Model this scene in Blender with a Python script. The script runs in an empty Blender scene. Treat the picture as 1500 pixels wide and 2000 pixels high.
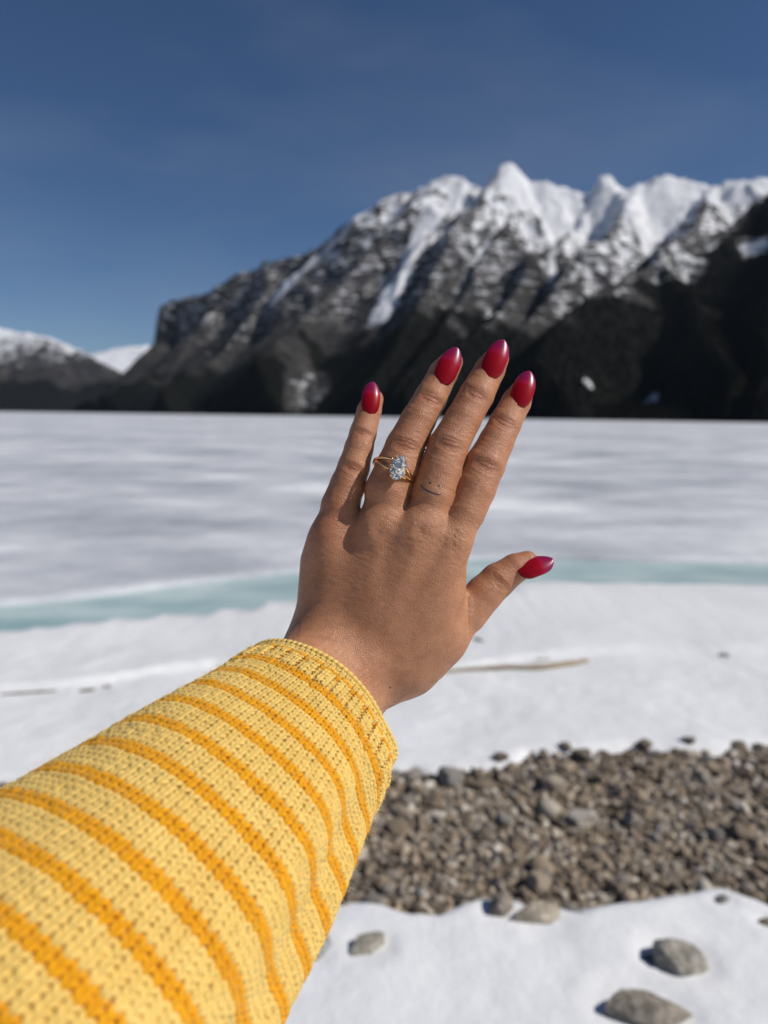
import bpy, bmesh, math, random
import numpy as np
from mathutils import Matrix, Vector

# ------------------------------------------------------------------ camera, sky, sun, exposure
scene = bpy.context.scene
col = scene.collection
R = math.radians
FPX = 1500.0                      # focal length in photo pixels (1500 x 2000)
CAM_H = 1.55
cam_data = bpy.data.cameras.new("camera")
cam_data.sensor_fit = 'VERTICAL'
cam_data.sensor_height = 36.0
cam_data.lens = 27.0
cam_data.clip_start = 0.01
cam_data.clip_end = 60000.0
cam_data.dof.use_dof = True
cam_data.dof.focus_distance = 0.362
cam_data.dof.aperture_fstop = 7.4
cam = bpy.data.objects.new("camera", cam_data)
col.objects.link(cam)
CAM_M = Matrix.Translation((0, 0, CAM_H)) @ Matrix.Rotation(R(90 - 7.07), 4, 'X') @ Matrix.Rotation(R(0.8), 4, 'Z')
cam.matrix_world = CAM_M
scene.camera = cam

SUN_DIR = Vector((0.72, -0.10, 0.66)).normalized()      # towards the sun
SUN_EL = math.asin(SUN_DIR.z)
SUN_AZ = math.atan2(SUN_DIR.x, SUN_DIR.y)

world = bpy.data.worlds.new("World")
scene.world = world
world.use_nodes = True
wn = world.node_tree
wn.nodes.clear()
w_out = wn.nodes.new('ShaderNodeOutputWorld')
w_bg = wn.nodes.new('ShaderNodeBackground')
w_sky = wn.nodes.new('ShaderNodeTexSky')
w_sky.sky_type = 'NISHITA'
w_sky.sun_disc = False
w_sky.sun_elevation = SUN_EL
w_sky.sun_rotation = SUN_AZ
w_sky.altitude = 2500
w_sky.air_density = 1.0
w_sky.dust_density = 0.2
w_sky.ozone_density = 4.0
w_bg.inputs['Strength'].default_value = 0.062
w_hs = wn.nodes.new('ShaderNodeHueSaturation')
w_hs.inputs['Saturation'].default_value = 1.10
w_hs.inputs['Hue'].default_value = 0.503
wn.links.new(w_sky.outputs[0], w_hs.inputs['Color'])
# faint high veil of cirrus
w_tc = wn.nodes.new('ShaderNodeTexCoord')
w_mp = wn.nodes.new('ShaderNodeMapping')
w_mp.inputs['Rotation'].default_value = (0.3, 0.5, 0.4)
w_mp.inputs['Scale'].default_value = (1.2, 1.2, 4.0)
w_nz = wn.nodes.new('ShaderNodeTexNoise')
w_nz.inputs['Scale'].default_value = 1.4
w_nz.inputs['Detail'].default_value = 5
w_rp = wn.nodes.new('ShaderNodeValToRGB')
w_rp.color_ramp.elements[0].position = 0.45
w_rp.color_ramp.elements[1].position = 0.80
w_rp.color_ramp.elements[1].color = (0.22, 0.22, 0.22, 1)
w_mx = wn.nodes.new('ShaderNodeMix')
w_mx.data_type = 'RGBA'
w_mx.inputs[7].default_value = (6.0, 6.6, 7.6, 1)
wn.links.new(w_tc.outputs['Generated'], w_mp.inputs['Vector'])
wn.links.new(w_mp.outputs[0], w_nz.inputs['Vector'])
wn.links.new(w_nz.outputs['Fac'], w_rp.inputs['Fac'])
wn.links.new(w_rp.outputs['Color'], w_mx.inputs[0])
wn.links.new(w_hs.outputs[0], w_mx.inputs[6])
wn.links.new(w_mx.outputs[2], w_bg.inputs['Color'])
wn.links.new(w_bg.outputs[0], w_out.inputs['Surface'])

sun_data = bpy.data.lights.new("sun", 'SUN')
sun_data.energy = 4.3
sun_data.angle = R(0.53)
sun_data.color = (1.0, 0.95, 0.88)
sun = bpy.data.objects.new("sun", sun_data)
sun.rotation_euler = SUN_DIR.to_track_quat('Z', 'Y').to_euler()
col.objects.link(sun)

vs = scene.view_settings
vs.view_transform = 'Standard'
vs.look = 'None'
vs.exposure = 0.0
vs.gamma = 1.0
vs.use_curve_mapping = False
scene.cycles.use_denoising = True
scene.cycles.max_bounces = 12
scene.cycles.transmission_bounces = 10
scene.cycles.sample_clamp_indirect = 6.0

# ------------------------------------------------------------------ helpers
rng = np.random.default_rng(7)
random.seed(7)
CM = np.array(CAM_M)

def cam_to_world(p):
    p = np.asarray(p, dtype=np.float64)
    return p @ CM[:3, :3].T + CM[:3, 3]

def pix_cam(px, py, z):
    """photo pixel + depth in metres -> camera space (x right, y up, z towards viewer)"""
    return np.array([(px - 750.0) / FPX * z, -(py - 1000.0) / FPX * z, -z])

def ground_pt(px, py, zg=0.0):
    d = CM[:3, :3] @ np.array([(px - 750.0) / FPX, -(py - 1000.0) / FPX, -1.0])
    t = (zg - CAM_H) / d[2]
    return CM[:3, 3] + d * t

def far_pt(px, py, dist):
    d = CM[:3, :3] @ np.array([(px - 750.0) / FPX, -(py - 1000.0) / FPX, -1.0])
    return CM[:3, 3] + d * (dist / d[1])

def smooth(a, b, x):
    t = np.clip((x - a) / (b - a), 0, 1)
    return t * t * (3 - 2 * t)

def _hash(ix, iy, iz, seed):
    h = (ix.astype(np.int64) * 374761393 + iy.astype(np.int64) * 668265263 + iz.astype(np.int64) * 2147483647 + seed * 974634777) & 0xFFFFFFFF
    h = ((h ^ (h >> 13)) * 1274126177) & 0xFFFFFFFF
    h = (h ^ (h >> 16)) & 0xFFFFFFFF
    h = (h * 2246822519) & 0xFFFFFFFF
    h = h ^ (h >> 15)
    return (h & 0xFFFFFF) / float(0xFFFFFF)

def vnoise2(x, y, seed=0):
    x0 = np.floor(x); y0 = np.floor(y)
    fx = x - x0; fy = y - y0
    ix = x0.astype(np.int64); iy = y0.astype(np.int64); z = np.zeros_like(ix)
    ux = fx * fx * fx * (fx * (fx * 6 - 15) + 10); uy = fy * fy * fy * (fy * (fy * 6 - 15) + 10)
    a = _hash(ix, iy, z, seed); b = _hash(ix + 1, iy, z, seed)
    c = _hash(ix, iy + 1, z, seed); d = _hash(ix + 1, iy + 1, z, seed)
    return (a * (1 - ux) + b * ux) * (1 - uy) + (c * (1 - ux) + d * ux) * uy

def vnoise3(p, seed=0):
    p0 = np.floor(p); f = p - p0; i = p0.astype(np.int64)
    u = f * f * f * (f * (f * 6 - 15) + 10)
    r = 0
    for dx in (0, 1):
        wx = u[:, 0] if dx else 1 - u[:, 0]
        for dy in (0, 1):
            wy = u[:, 1] if dy else 1 - u[:, 1]
            for dz in (0, 1):
                wz = u[:, 2] if dz else 1 - u[:, 2]
                r = r + _hash(i[:, 0] + dx, i[:, 1] + dy, i[:, 2] + dz, seed) * wx * wy * wz
    return r

def fbm2(x, y, oct=5, seed=0, gain=0.5):
    r = 0; a = 1; s = 0
    for o in range(oct):
        c, sn = math.cos(o * 1.1), math.sin(o * 1.1)
        r = r + a * vnoise2((x * c - y * sn) * 2 ** o, (x * sn + y * c) * 2 ** o, seed + o * 17)
        s += a; a *= gain
    return r / s

def ridged2(x, y, oct=5, seed=0, gain=0.55):
    r = 0; a = 1; s = 0
    for o in range(oct):
        c, sn = math.cos(o * 0.9), math.sin(o * 0.9)
        n = 1 - np.abs(2 * vnoise2((x * c - y * sn) * 2 ** o, (x * sn + y * c) * 2 ** o, seed + o * 13) - 1)
        r = r + a * n * n
        s += a; a *= gain
    return r / s

def mesh_from(name, verts, faces, smooth_shade=True):
    """verts (n,3), faces (m,3) or (m,4) numpy"""
    verts = np.ascontiguousarray(verts, dtype=np.float32)
    faces = np.ascontiguousarray(faces, dtype=np.int32)
    me = bpy.data.meshes.new(name)
    k = faces.shape[1]
    me.vertices.add(len(verts)); me.vertices.foreach_set('co', verts.ravel())
    me.loops.add(faces.size); me.loops.foreach_set('vertex_index', faces.ravel())
    me.polygons.add(len(faces))
    me.polygons.foreach_set('loop_start', np.arange(0, faces.size, k, dtype=np.int32))
    me.update(calc_edges=True)
    me.validate()
    me.polygons.foreach_set('use_smooth', np.full(len(me.polygons), smooth_shade, dtype=bool))
    me.update()
    return me

def add_attr(me, name, data):
    a = me.attributes.new(name, 'FLOAT', 'POINT')
    a.data.foreach_set('value', np.ascontiguousarray(data, dtype=np.float32))

def link(name, data, mat=None, parent=None, label=None, cat=None, group=None, kind=None):
    o = bpy.data.objects.new(name, data)
    col.objects.link(o)
    if mat is not None and data is not None and not data.materials:
        data.materials.append(mat)
    if parent is not None:
        o.parent = parent
        o.matrix_parent_inverse = parent_inv(parent)
    if label: o['label'] = label
    if cat: o['category'] = cat
    if group: o['group'] = group
    if kind: o['kind'] = kind
    return o

def parent_inv(p):
    m = Matrix.Translation(p.location)
    q = p
    while q.parent is not None:
        q = q.parent
        if q.type == 'EMPTY':
            m = Matrix.Translation(q.location)
            break
    return m.inverted() if p.type == 'EMPTY' else Matrix.Identity(4)

def grid_faces(nx, ny):
    i, j = np.meshgrid(np.arange(nx - 1), np.arange(ny - 1), indexing='ij')
    a = (i * ny + j).ravel()
    return np.stack([a, a + ny, a + ny + 1, a + 1], axis=1)

# ------------------------------------------------------------------ node helper
class NT:
    def __init__(self, name):
        self.m = bpy.data.materials.new(name)
        self.m.use_nodes = True
        self.t = self.m.node_tree
        self.p = self.t.nodes['Principled BSDF']
        self.out = self.t.nodes['Material Output']
    def n(self, typ, **kw):
        nd = self.t.nodes.new(typ)
        for k, v in kw.items():
            if k.startswith('i_'):
                key = k[2:]
                key = int(key) if key.isdigit() else key.replace('_', ' ')
                nd.inputs[key].default_value = v
            else:
                setattr(nd, k, v)
        return nd
    def l(self, a, b): self.t.links.new(a, b)
    def coords(self, scale=(1, 1, 1)):
        g = self.n('ShaderNodeNewGeometry')
        mp = self.n('ShaderNodeMapping')
        mp.inputs['Scale'].default_value = scale
        self.l(g.outputs['Position'], mp.inputs['Vector'])
        return mp.outputs[0]
    def objcoords(self, scale=(1, 1, 1)):
        g = self.n('ShaderNodeTexCoord')
        mp = self.n('ShaderNodeMapping')
        mp.inputs['Scale'].default_value = scale
        self.l(g.outputs['Object'], mp.inputs['Vector'])
        return mp.outputs[0]
    def noise(self, vec, scale, detail=4, rough=0.55):
        nd = self.n('ShaderNodeTexNoise')
        nd.inputs['Scale'].default_value = scale
        nd.inputs['Detail'].default_value = detail
        nd.inputs['Roughness'].default_value = rough
        self.l(vec, nd.inputs['Vector'])
        return nd.outputs['Fac']
    def ramp(self, fac, stops):
        nd = self.n('ShaderNodeValToRGB')
        e = nd.color_ramp.elements
        while len(e) < len(stops): e.new(0.5)
        for el, (p, c) in zip(e, stops):
            el.position = p
            el.color = (*c, 1) if len(c) == 3 else c
        self.l(fac, nd.inputs['Fac'])
        return nd.outputs['Color']
    def math(self, op, a, b=None, clamp=False):
        nd = self.n('ShaderNodeMath', operation=op, use_clamp=clamp)
        for i, v in enumerate((a, b)):
            if v is None: continue
            if isinstance(v, (int, float)): nd.inputs[i].default_value = v
            else: self.l(v, nd.inputs[i])
        return nd.outputs[0]
    def mix(self, fac, a, b, blend='MIX'):
        nd = self.n('ShaderNodeMix', data_type='RGBA', blend_type=blend)
        for key, v in ((0, fac), (6, a), (7, b)):
            if isinstance(v, (int, float)): nd.inputs[key].default_value = v
            elif isinstance(v, tuple): nd.inputs[key].default_value = (*v, 1)
            else: self.l(v, nd.inputs[key])
        return nd.outputs[2]
    def attr(self, name):
        nd = self.n('ShaderNodeAttribute', attribute_name=name)
        return nd.outputs['Fac']
    def bump(self, height, strength, dist, normal=None):
        nd = self.n('ShaderNodeBump')
        nd.inputs['Strength'].default_value = strength
        nd.inputs['Distance'].default_value = dist
        self.l(height, nd.inputs['Height'])
        if normal is not None: self.l(normal, nd.inputs['Normal'])
        self.l(nd.outputs[0], self.p.inputs['Normal'])
        return nd.outputs[0]
    def set(self, **kw):
        for k, v in kw.items():
            key = k.replace('_', ' ')
            if isinstance(v, tuple) and len(v) == 3 and key in ('Base Color', 'Specular Tint', 'Coat Tint', 'Sheen Tint'): v = (*v, 1)
            self.p.inputs[key].default_value = v
        return self

# ------------------------------------------------------------------ materials
def mat_snow():
    t = NT('snow')
    c = t.coords()
    n1 = t.noise(c, 1.3, 5)
    t.l(t.ramp(n1, [(0.3, (0.71, 0.72, 0.735)), (0.7, (0.79, 0.795, 0.80))]), t.p.inputs['Base Color'])
    t.set(Roughness=0.55)
    t.p.inputs['Specular IOR Level'].default_value = 0.3
    a = t.noise(c, 9, 6, 0.6); b = t.noise(c, 160, 3, 0.6)
    h = t.math('ADD', a, t.math('MULTIPLY', b, 0.18))
    t.bump(h, 0.35, 0.03)
    return t.m

def mat_ice():
    t = NT('lake_ice')
    c = t.coords((0.85, 1.0, 1.0))
    n1 = t.noise(c, 0.42, 8, 0.66)
    c2 = t.coords((0.36, 0.5, 1.0))
    n2 = t.noise(c2, 0.20, 5, 0.6)
    f = t.math('ADD', t.math('MULTIPLY', n1, 0.55), t.math('MULTIPLY', n2, 0.45))
    colr = t.ramp(f, [(0.40, (0.34, 0.36, 0.39)), (0.47, (0.47, 0.49, 0.525)), (0.53, (0.60, 0.615, 0.645)), (0.59, (0.80, 0.81, 0.83))])
    t.l(colr, t.p.inputs['Base Color'])
    t.set(Roughness=0.6)
    t.p.inputs['Specular IOR Level'].default_value = 0.25
    t.bump(t.noise(c, 6, 5), 0.25, 0.04)
    return t.m

def mat_water():
    t = NT('meltwater')
    c = t.coords((1, 1.6, 1))
    n1 = t.noise(c, 0.9, 4)
    t.l(t.ramp(n1, [(0.32, (0.27, 0.40, 0.41)), (0.5, (0.38, 0.50, 0.50)), (0.68, (0.52, 0.62, 0.61))]), t.p.inputs['Base Color'])
    t.set(Roughness=0.35)
    t.p.inputs['Specular IOR Level'].default_value = 0.3
    t.bump(t.noise(c, 14, 3), 0.1, 0.01)
    return t.m

def mat_stone(per_object):
    t = NT('stone')
    if per_object:
        oi = t.n('ShaderNodeObjectInfo')
        sx = t.n('ShaderNodeSeparateColor')
        t.l(oi.outputs['Color'], sx.inputs[0])
        tone = sx.outputs[0]
        c = t.objcoords()
    else:
        tone = t.attr('tone')
        c = t.coords()
    base = t.ramp(tone, [(0.0, (0.11, 0.09, 0.07)), (0.25, (0.22, 0.17, 0.12)), (0.5, (0.33, 0.26, 0.185)),
                         (0.7, (0.23, 0.215, 0.20)), (0.88, (0.43, 0.35, 0.26)), (1.0, (0.62, 0.58, 0.52))])
    n1 = t.noise(c, 40, 6, 0.65)
    mot = t.ramp(n1, [(0.3, (0.55, 0.55, 0.55)), (0.7, (1.35, 1.33, 1.28))])
    t.l(t.mix(1.0, base, mot, 'MULTIPLY'), t.p.inputs['Base Color'])
    t.set(Roughness=0.85)
    t.bump(t.noise(c, 90, 5, 0.6), 0.5, 0.006)
    return t.m

def mat_rock(tint=(1, 1, 1)):
    t = NT('rock')
    c = t.objcoords()
    n1 = t.noise(c, 14, 7, 0.7)
    n2 = t.noise(c, 55, 4, 0.6)
    base = t.ramp(n1, [(0.30, tuple(0.12 * x for x in tint)), (0.5, tuple(0.24 * x for x in tint)), (0.7, tuple(0.38 * x for x in tint))])
    sp = t.ramp(n2, [(0.35, (0.75, 0.74, 0.72)), (0.7, (1.2, 1.2, 1.2))])
    t.l(t.mix(1.0, base, sp, 'MULTIPLY'), t.p.inputs['Base Color'])
    t.set(Roughness=0.9)
    t.bump(t.math('ADD', n1, t.math('MULTIPLY', n2, 0.3)), 0.7, 0.02)
    return t.m

def mat_gravel_bed():
    t = NT('gravel_bed')
    c = t.coords()
    n1 = t.noise(c, 60, 6, 0.7)
    t.l(t.ramp(n1, [(0.3, (0.08, 0.068, 0.055)), (0.7, (0.24, 0.20, 0.16))]), t.p.inputs['Base Color'])
    t.set(Roughness=0.95)
    t.bump(n1, 1.0, 0.02)
    return t.m

def mat_wood():
    t = NT('driftwood')
    c = t.objcoords((3, 30, 30))
    n1 = t.noise(c, 4, 6, 0.6)
    t.l(t.ramp(n1, [(0.3, (0.20, 0.15, 0.095)), (0.7, (0.42, 0.34, 0.23))]), t.p.inputs['Base Color'])
    t.set(Roughness=0.85)
    t.bump(n1, 0.5, 0.004)
    return t.m

def mat_mountain():
    t = NT('mountain')
    c = t.coords()
    n1 = t.noise(c, 0.006, 8, 0.65)
    n2 = t.noise(t.coords((1, 1, 2.5)), 0.02, 6, 0.7)
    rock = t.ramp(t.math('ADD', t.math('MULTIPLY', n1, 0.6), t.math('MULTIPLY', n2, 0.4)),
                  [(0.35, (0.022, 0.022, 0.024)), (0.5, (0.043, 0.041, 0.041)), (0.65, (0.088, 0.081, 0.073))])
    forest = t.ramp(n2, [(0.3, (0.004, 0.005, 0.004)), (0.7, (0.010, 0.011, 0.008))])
    snow = (0.88, 0.89, 0.92)
    fs = t.attr('snow'); ff = t.attr('forest')
    n3 = t.noise(t.coords((1, 1, 5)), 0.013, 7, 0.78)
    det = t.math('MULTIPLY', t.math('SUBTRACT', n3, 0.5), 3.2)
    fs2 = t.math('ADD', fs, det)
    fs2 = t.ramp(fs2, [(0.42, (0, 0, 0)), (0.62, (1, 1, 1))])
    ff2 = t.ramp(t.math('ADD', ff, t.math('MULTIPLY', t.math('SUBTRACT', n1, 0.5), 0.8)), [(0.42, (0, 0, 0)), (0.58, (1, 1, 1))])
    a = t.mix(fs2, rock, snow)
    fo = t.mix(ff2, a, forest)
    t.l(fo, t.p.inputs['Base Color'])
    t.set(Roughness=0.9)
    t.p.inputs['Specular IOR Level'].default_value = 0.1
    t.bump(t.noise(c, 0.03, 6, 0.7), 0.9, 26.0)
    return t.m

def mat_trees():
    t = NT('conifers')
    tone = t.attr('tone')
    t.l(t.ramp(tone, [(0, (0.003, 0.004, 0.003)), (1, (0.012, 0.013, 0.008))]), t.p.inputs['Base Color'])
    t.set(Roughness=0.95)
    t.p.inputs['Specular IOR Level'].default_value = 0.05
    return t.m

def mat_skin():
    t = NT('skin')
    c = t.objcoords()
    n1 = t.noise(c, 75, 5, 0.65)
    n2 = t.noise(c, 260, 3, 0.6)
    base = t.ramp(n1, [(0.3, (0.385, 0.168, 0.082)), (0.7, (0.495, 0.238, 0.124))])
    red = t.attr('flush')
    base = t.mix(red, base, (0.34, 0.115, 0.055))
    sp = t.ramp(n2, [(0.3, (0.90, 0.88, 0.87)), (0.65, (1.04, 1.04, 1.04))])
    base = t.mix(1.0, base, sp, 'MULTIPLY')
    t.l(base, t.p.inputs['Base Color'])
    t.set(Roughness=0.45)
    t.p.inputs['Specular IOR Level'].default_value = 0.42
    t.p.inputs['Subsurface Weight'].default_value = 0.22
    t.p.inputs['Subsurface Radius'].default_value = (1.0, 0.35, 0.18)
    t.p.inputs['Subsurface Scale'].default_value = 0.0035
    # skin grain: fine cells and stretched lines
    vor = t.n('ShaderNodeTexVoronoi', feature='DISTANCE_TO_EDGE')
    vor.inputs['Scale'].default_value = 1050
    wv = t.n('ShaderNodeMixRGB') if False else None
    t.l(t.objcoords((1.0, 1.5, 1.0)), vor.inputs['Vector'])
    cell = t.math('MINIMUM', vor.outputs['Distance'], 0.22)
    fine = t.noise(c, 900, 3, 0.6)
    lines = t.noise(t.objcoords((0.35, 1.6, 1.0)), 420, 3, 0.55)
    h = t.math('ADD', t.math('MULTIPLY', cell, 2.2), t.math('ADD', t.math('MULTIPLY', fine, 0.5), t.math('MULTIPLY', lines, 0.8)))
    t.bump(h, 0.65, 0.00032)
    return t.m

def mat_nail():
    t = NT('nail_gel')
    s = t.attr('along')
    c = t.ramp(s, [(0.0, (0.20, 0.001, 0.005)), (0.54, (0.29, 0.002, 0.011)), (0.64, (0.38, 0.008, 0.052)), (0.88, (0.31, 0.010, 0.105)), (0.97, (0.33, 0.016, 0.13)), (1.0, (0.42, 0.06, 0.18))])
    t.l(c, t.p.inputs['Base Color'])
    t.set(Roughness=0.32)
    t.p.inputs['Specular IOR Level'].default_value = 0.22
    t.p.inputs['Coat Weight'].default_value = 0.06
    t.p.inputs['Coat Roughness'].default_value = 0.15
    tr = t.ramp(s, [(0.55, (0, 0, 0)), (0.72, (0.45, 0.45, 0.45))])
    t.l(tr, t.p.inputs['Transmission Weight'])
    t.p.inputs['IOR'].default_value = 1.45
    return t.m

def mat_gold():
    t = NT('gold')
    t.set(Base_Color=(0.90, 0.56, 0.26), Metallic=1.0, Roughness=0.18)
    return t.m

def mat_diamond():
    # clear stone with many small internal facets that flash at different angles
    t = NT('diamond')
    t.set(Base_Color=(1, 0.97, 0.90), Roughness=0.0, IOR=2.2)
    t.p.inputs['Transmission Weight'].default_value = 0.65
    g = t.n('ShaderNodeNewGeometry')
    vor = t.n('ShaderNodeTexVoronoi')
    vor.inputs['Scale'].default_value = 1300
    t.l(t.objcoords(), vor.inputs['Vector'])
    sub = t.n('ShaderNodeVectorMath', operation='SUBTRACT')
    t.l(vor.outputs['Color'], sub.inputs[0]); sub.inputs[1].default_value = (0.5, 0.5, 0.5)
    sc = t.n('ShaderNodeVectorMath', operation='SCALE')
    t.l(sub.outputs[0], sc.inputs[0]); sc.inputs['Scale'].default_value = 1.9
    ad = t.n('ShaderNodeVectorMath', operation='ADD')
    t.l(g.outputs['Normal'], ad.inputs[0]); t.l(sc.outputs[0], ad.inputs[1])
    nm = t.n('ShaderNodeVectorMath', operation='NORMALIZE')
    t.l(ad.outputs[0], nm.inputs[0])
    gl = t.n('ShaderNodeBsdfGlossy')
    gl.inputs['Color'].default_value = (1.0, 0.93, 0.80, 1)
    gl.inputs['Roughness'].default_value = 0.12
    t.l(nm.outputs[0], gl.inputs['Normal'])
    mx = t.n('ShaderNodeMixShader'); mx.inputs[0].default_value = 0.68
    t.l(t.p.outputs[0], mx.inputs[1]); t.l(gl.outputs[0], mx.inputs[2])
    t.l(mx.outputs[0], t.out.inputs['Surface'])
    return t.m

def mat_yarn(name, c0, c1):
    t = NT(name)
    c = t.objcoords()
    n1 = t.noise(c, 70, 4, 0.6)
    n2 = t.noise(c, 900, 3, 0.6)
    base = t.ramp(t.math('ADD', t.math('MULTIPLY', n1, 0.55), t.math('MULTIPLY', n2, 0.45)), [(0.3, c0), (0.7, c1)])
    t.l(base, t.p.inputs['Base Color'])
    t.set(Roughness=0.9)
    t.p.inputs['Specular IOR Level'].default_value = 0.15
    t.p.inputs['Sheen Weight'].default_value = 0.12
    t.p.inputs['Sheen Roughness'].default_value = 0.5
    t.p.inputs['Sheen Tint'].default_value = (1.0, 0.9, 0.6, 1)
    tw = t.attr('twist')
    s = t.math('SINE', t.math('MULTIPLY', tw, 2 * math.pi))
    h = t.math('ADD', t.math('MULTIPLY', s, 0.5), t.math('MULTIPLY', n2, 0.8))
    t.bump(h, 0.7, 0.0004)
    return t.m

def mat_plain(name, c, rough=0.8):
    t = NT(name)
    n = t.noise(t.objcoords(), 300, 3)
    t.l(t.ramp(n, [(0.3, tuple(x * 0.85 for x in c)), (0.7, tuple(min(1, x * 1.12) for x in c))]), t.p.inputs['Base Color'])
    t.set(Roughness=rough)
    return t.m

M_SNOW = mat_snow(); M_ICE = mat_ice(); M_WATER = mat_water()
M_STONE_O = mat_stone(True); M_STONE_A = mat_stone(False)
M_BED = mat_gravel_bed(); M_WOOD = mat_wood(); M_MOUNT = mat_mountain(); M_TREES = mat_trees()
M_SKIN = mat_skin(); M_NAIL = mat_nail(); M_GOLD = mat_gold(); M_DIAMOND = mat_diamond()
M_YL = mat_yarn('yarn_light', (0.66, 0.425, 0.100), (0.78, 0.555, 0.175))
M_YD = mat_yarn('yarn_dark', (0.61, 0.25, 0.005), (0.75, 0.355, 0.010))
M_INNER = mat_plain('sleeve_backing', (0.66, 0.38, 0.07), 0.95)

# ------------------------------------------------------------------ mountains
def seg_list(pts):
    w = [far_pt(*p) for p in pts]
    return w

def tent(X, Y, pts, slope, profile='plain', rib=0.30, lam=260.0, seed=0):
    """height of a ridge polyline: crest height minus slope * distance, cut by ribs and gullies"""
    H = np.full(X.shape, -1e5)
    w = seg_list(pts)
    s0 = 0.0
    for a, b in zip(w[:-1], w[1:]):
        dx, dy = b[0] - a[0], b[1] - a[1]
        L2 = dx * dx + dy * dy; L = math.sqrt(L2)
        t = np.clip(((X - a[0]) * dx + (Y - a[1]) * dy) / L2, 0, 1)
        qx = a[0] + t * dx; qy = a[1] + t * dy
        ex, ey = X - qx, Y - qy
        d = np.hypot(ex, ey)
        side = np.sign(dx * ey - dy * ex)
        # around an end cap the angle takes over from the along-ridge coordinate
        ang = np.arctan2(ey, ex)
        s = s0 + t * L + 180 * np.sin(ang)
        r1 = 1 - np.abs(2 * vnoise2(s / lam + side * 37.3, d / (lam * 5.0), seed) - 1)
        r2 = 1 - np.abs(2 * vnoise2(s / (lam * 0.37) + side * 11.1, d / (lam * 2.0), seed + 5) - 1)
        m = smooth(20, 320, d)
        dd = d * (1 + rib * m * ((r1 - 0.5) * 1.0 + (r2 - 0.5) * 0.5))
        if profile == 'cliff':
            drop = 370 * smooth(0, 70, d) * (0.75 + 0.5 * r1) + 0.10 * d + (slope - 0.10) * np.maximum(d - 80, 0) * (1 + 0.35 * (r2 - 0.5))
        else:
            drop = slope * dd * (1 - 0.22 * d / (d + 900))
        h = a[2] + t * (b[2] - a[2]) - drop
        H = np.maximum(H, h)
        s0 += L
    return H

def mountain_mesh(name, x0, x1, y0, y1, step, height_fn, mask_fn):
    xs = np.arange(x0, x1 + step, step); ys = np.arange(y0, y1 + step, step)
    X, Y = np.meshgrid(xs, ys, indexing='ij')
    H = height_fn(X, Y)
    gx, gy = np.gradient(H, step)
    nz = 1 / np.sqrt(1 + gx * gx + gy * gy)
    k = H.copy()
    for _ in range(3):
        k[1:-1, 1:-1] = (k[2:, 1:-1] + k[:-2, 1:-1] + k[1:-1, 2:] + k[1:-1, :-2]) / 4
    conc = k - H
    sn, fo = mask_fn(X, Y, H, nz, conc, gx, gy)
    V = np.stack([X, Y, H], axis=-1).reshape(-1, 3)
    F = grid_faces(len(xs), len(ys))
    keep = (H.ravel()[F] > -60).any(axis=1)
    F = F[keep]
    used = np.unique(F)
    remap = np.full(len(V), -1); remap[used] = np.arange(len(used))
    me = mesh_from(name, V[used], remap[F])
    add_attr(me, 'snow', sn.ravel()[used]); add_attr(me, 'forest', fo.ravel()[used])
    o = link(name, me, M_MOUNT, kind='structure')
    return o, (xs, ys, H, fo)

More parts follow.
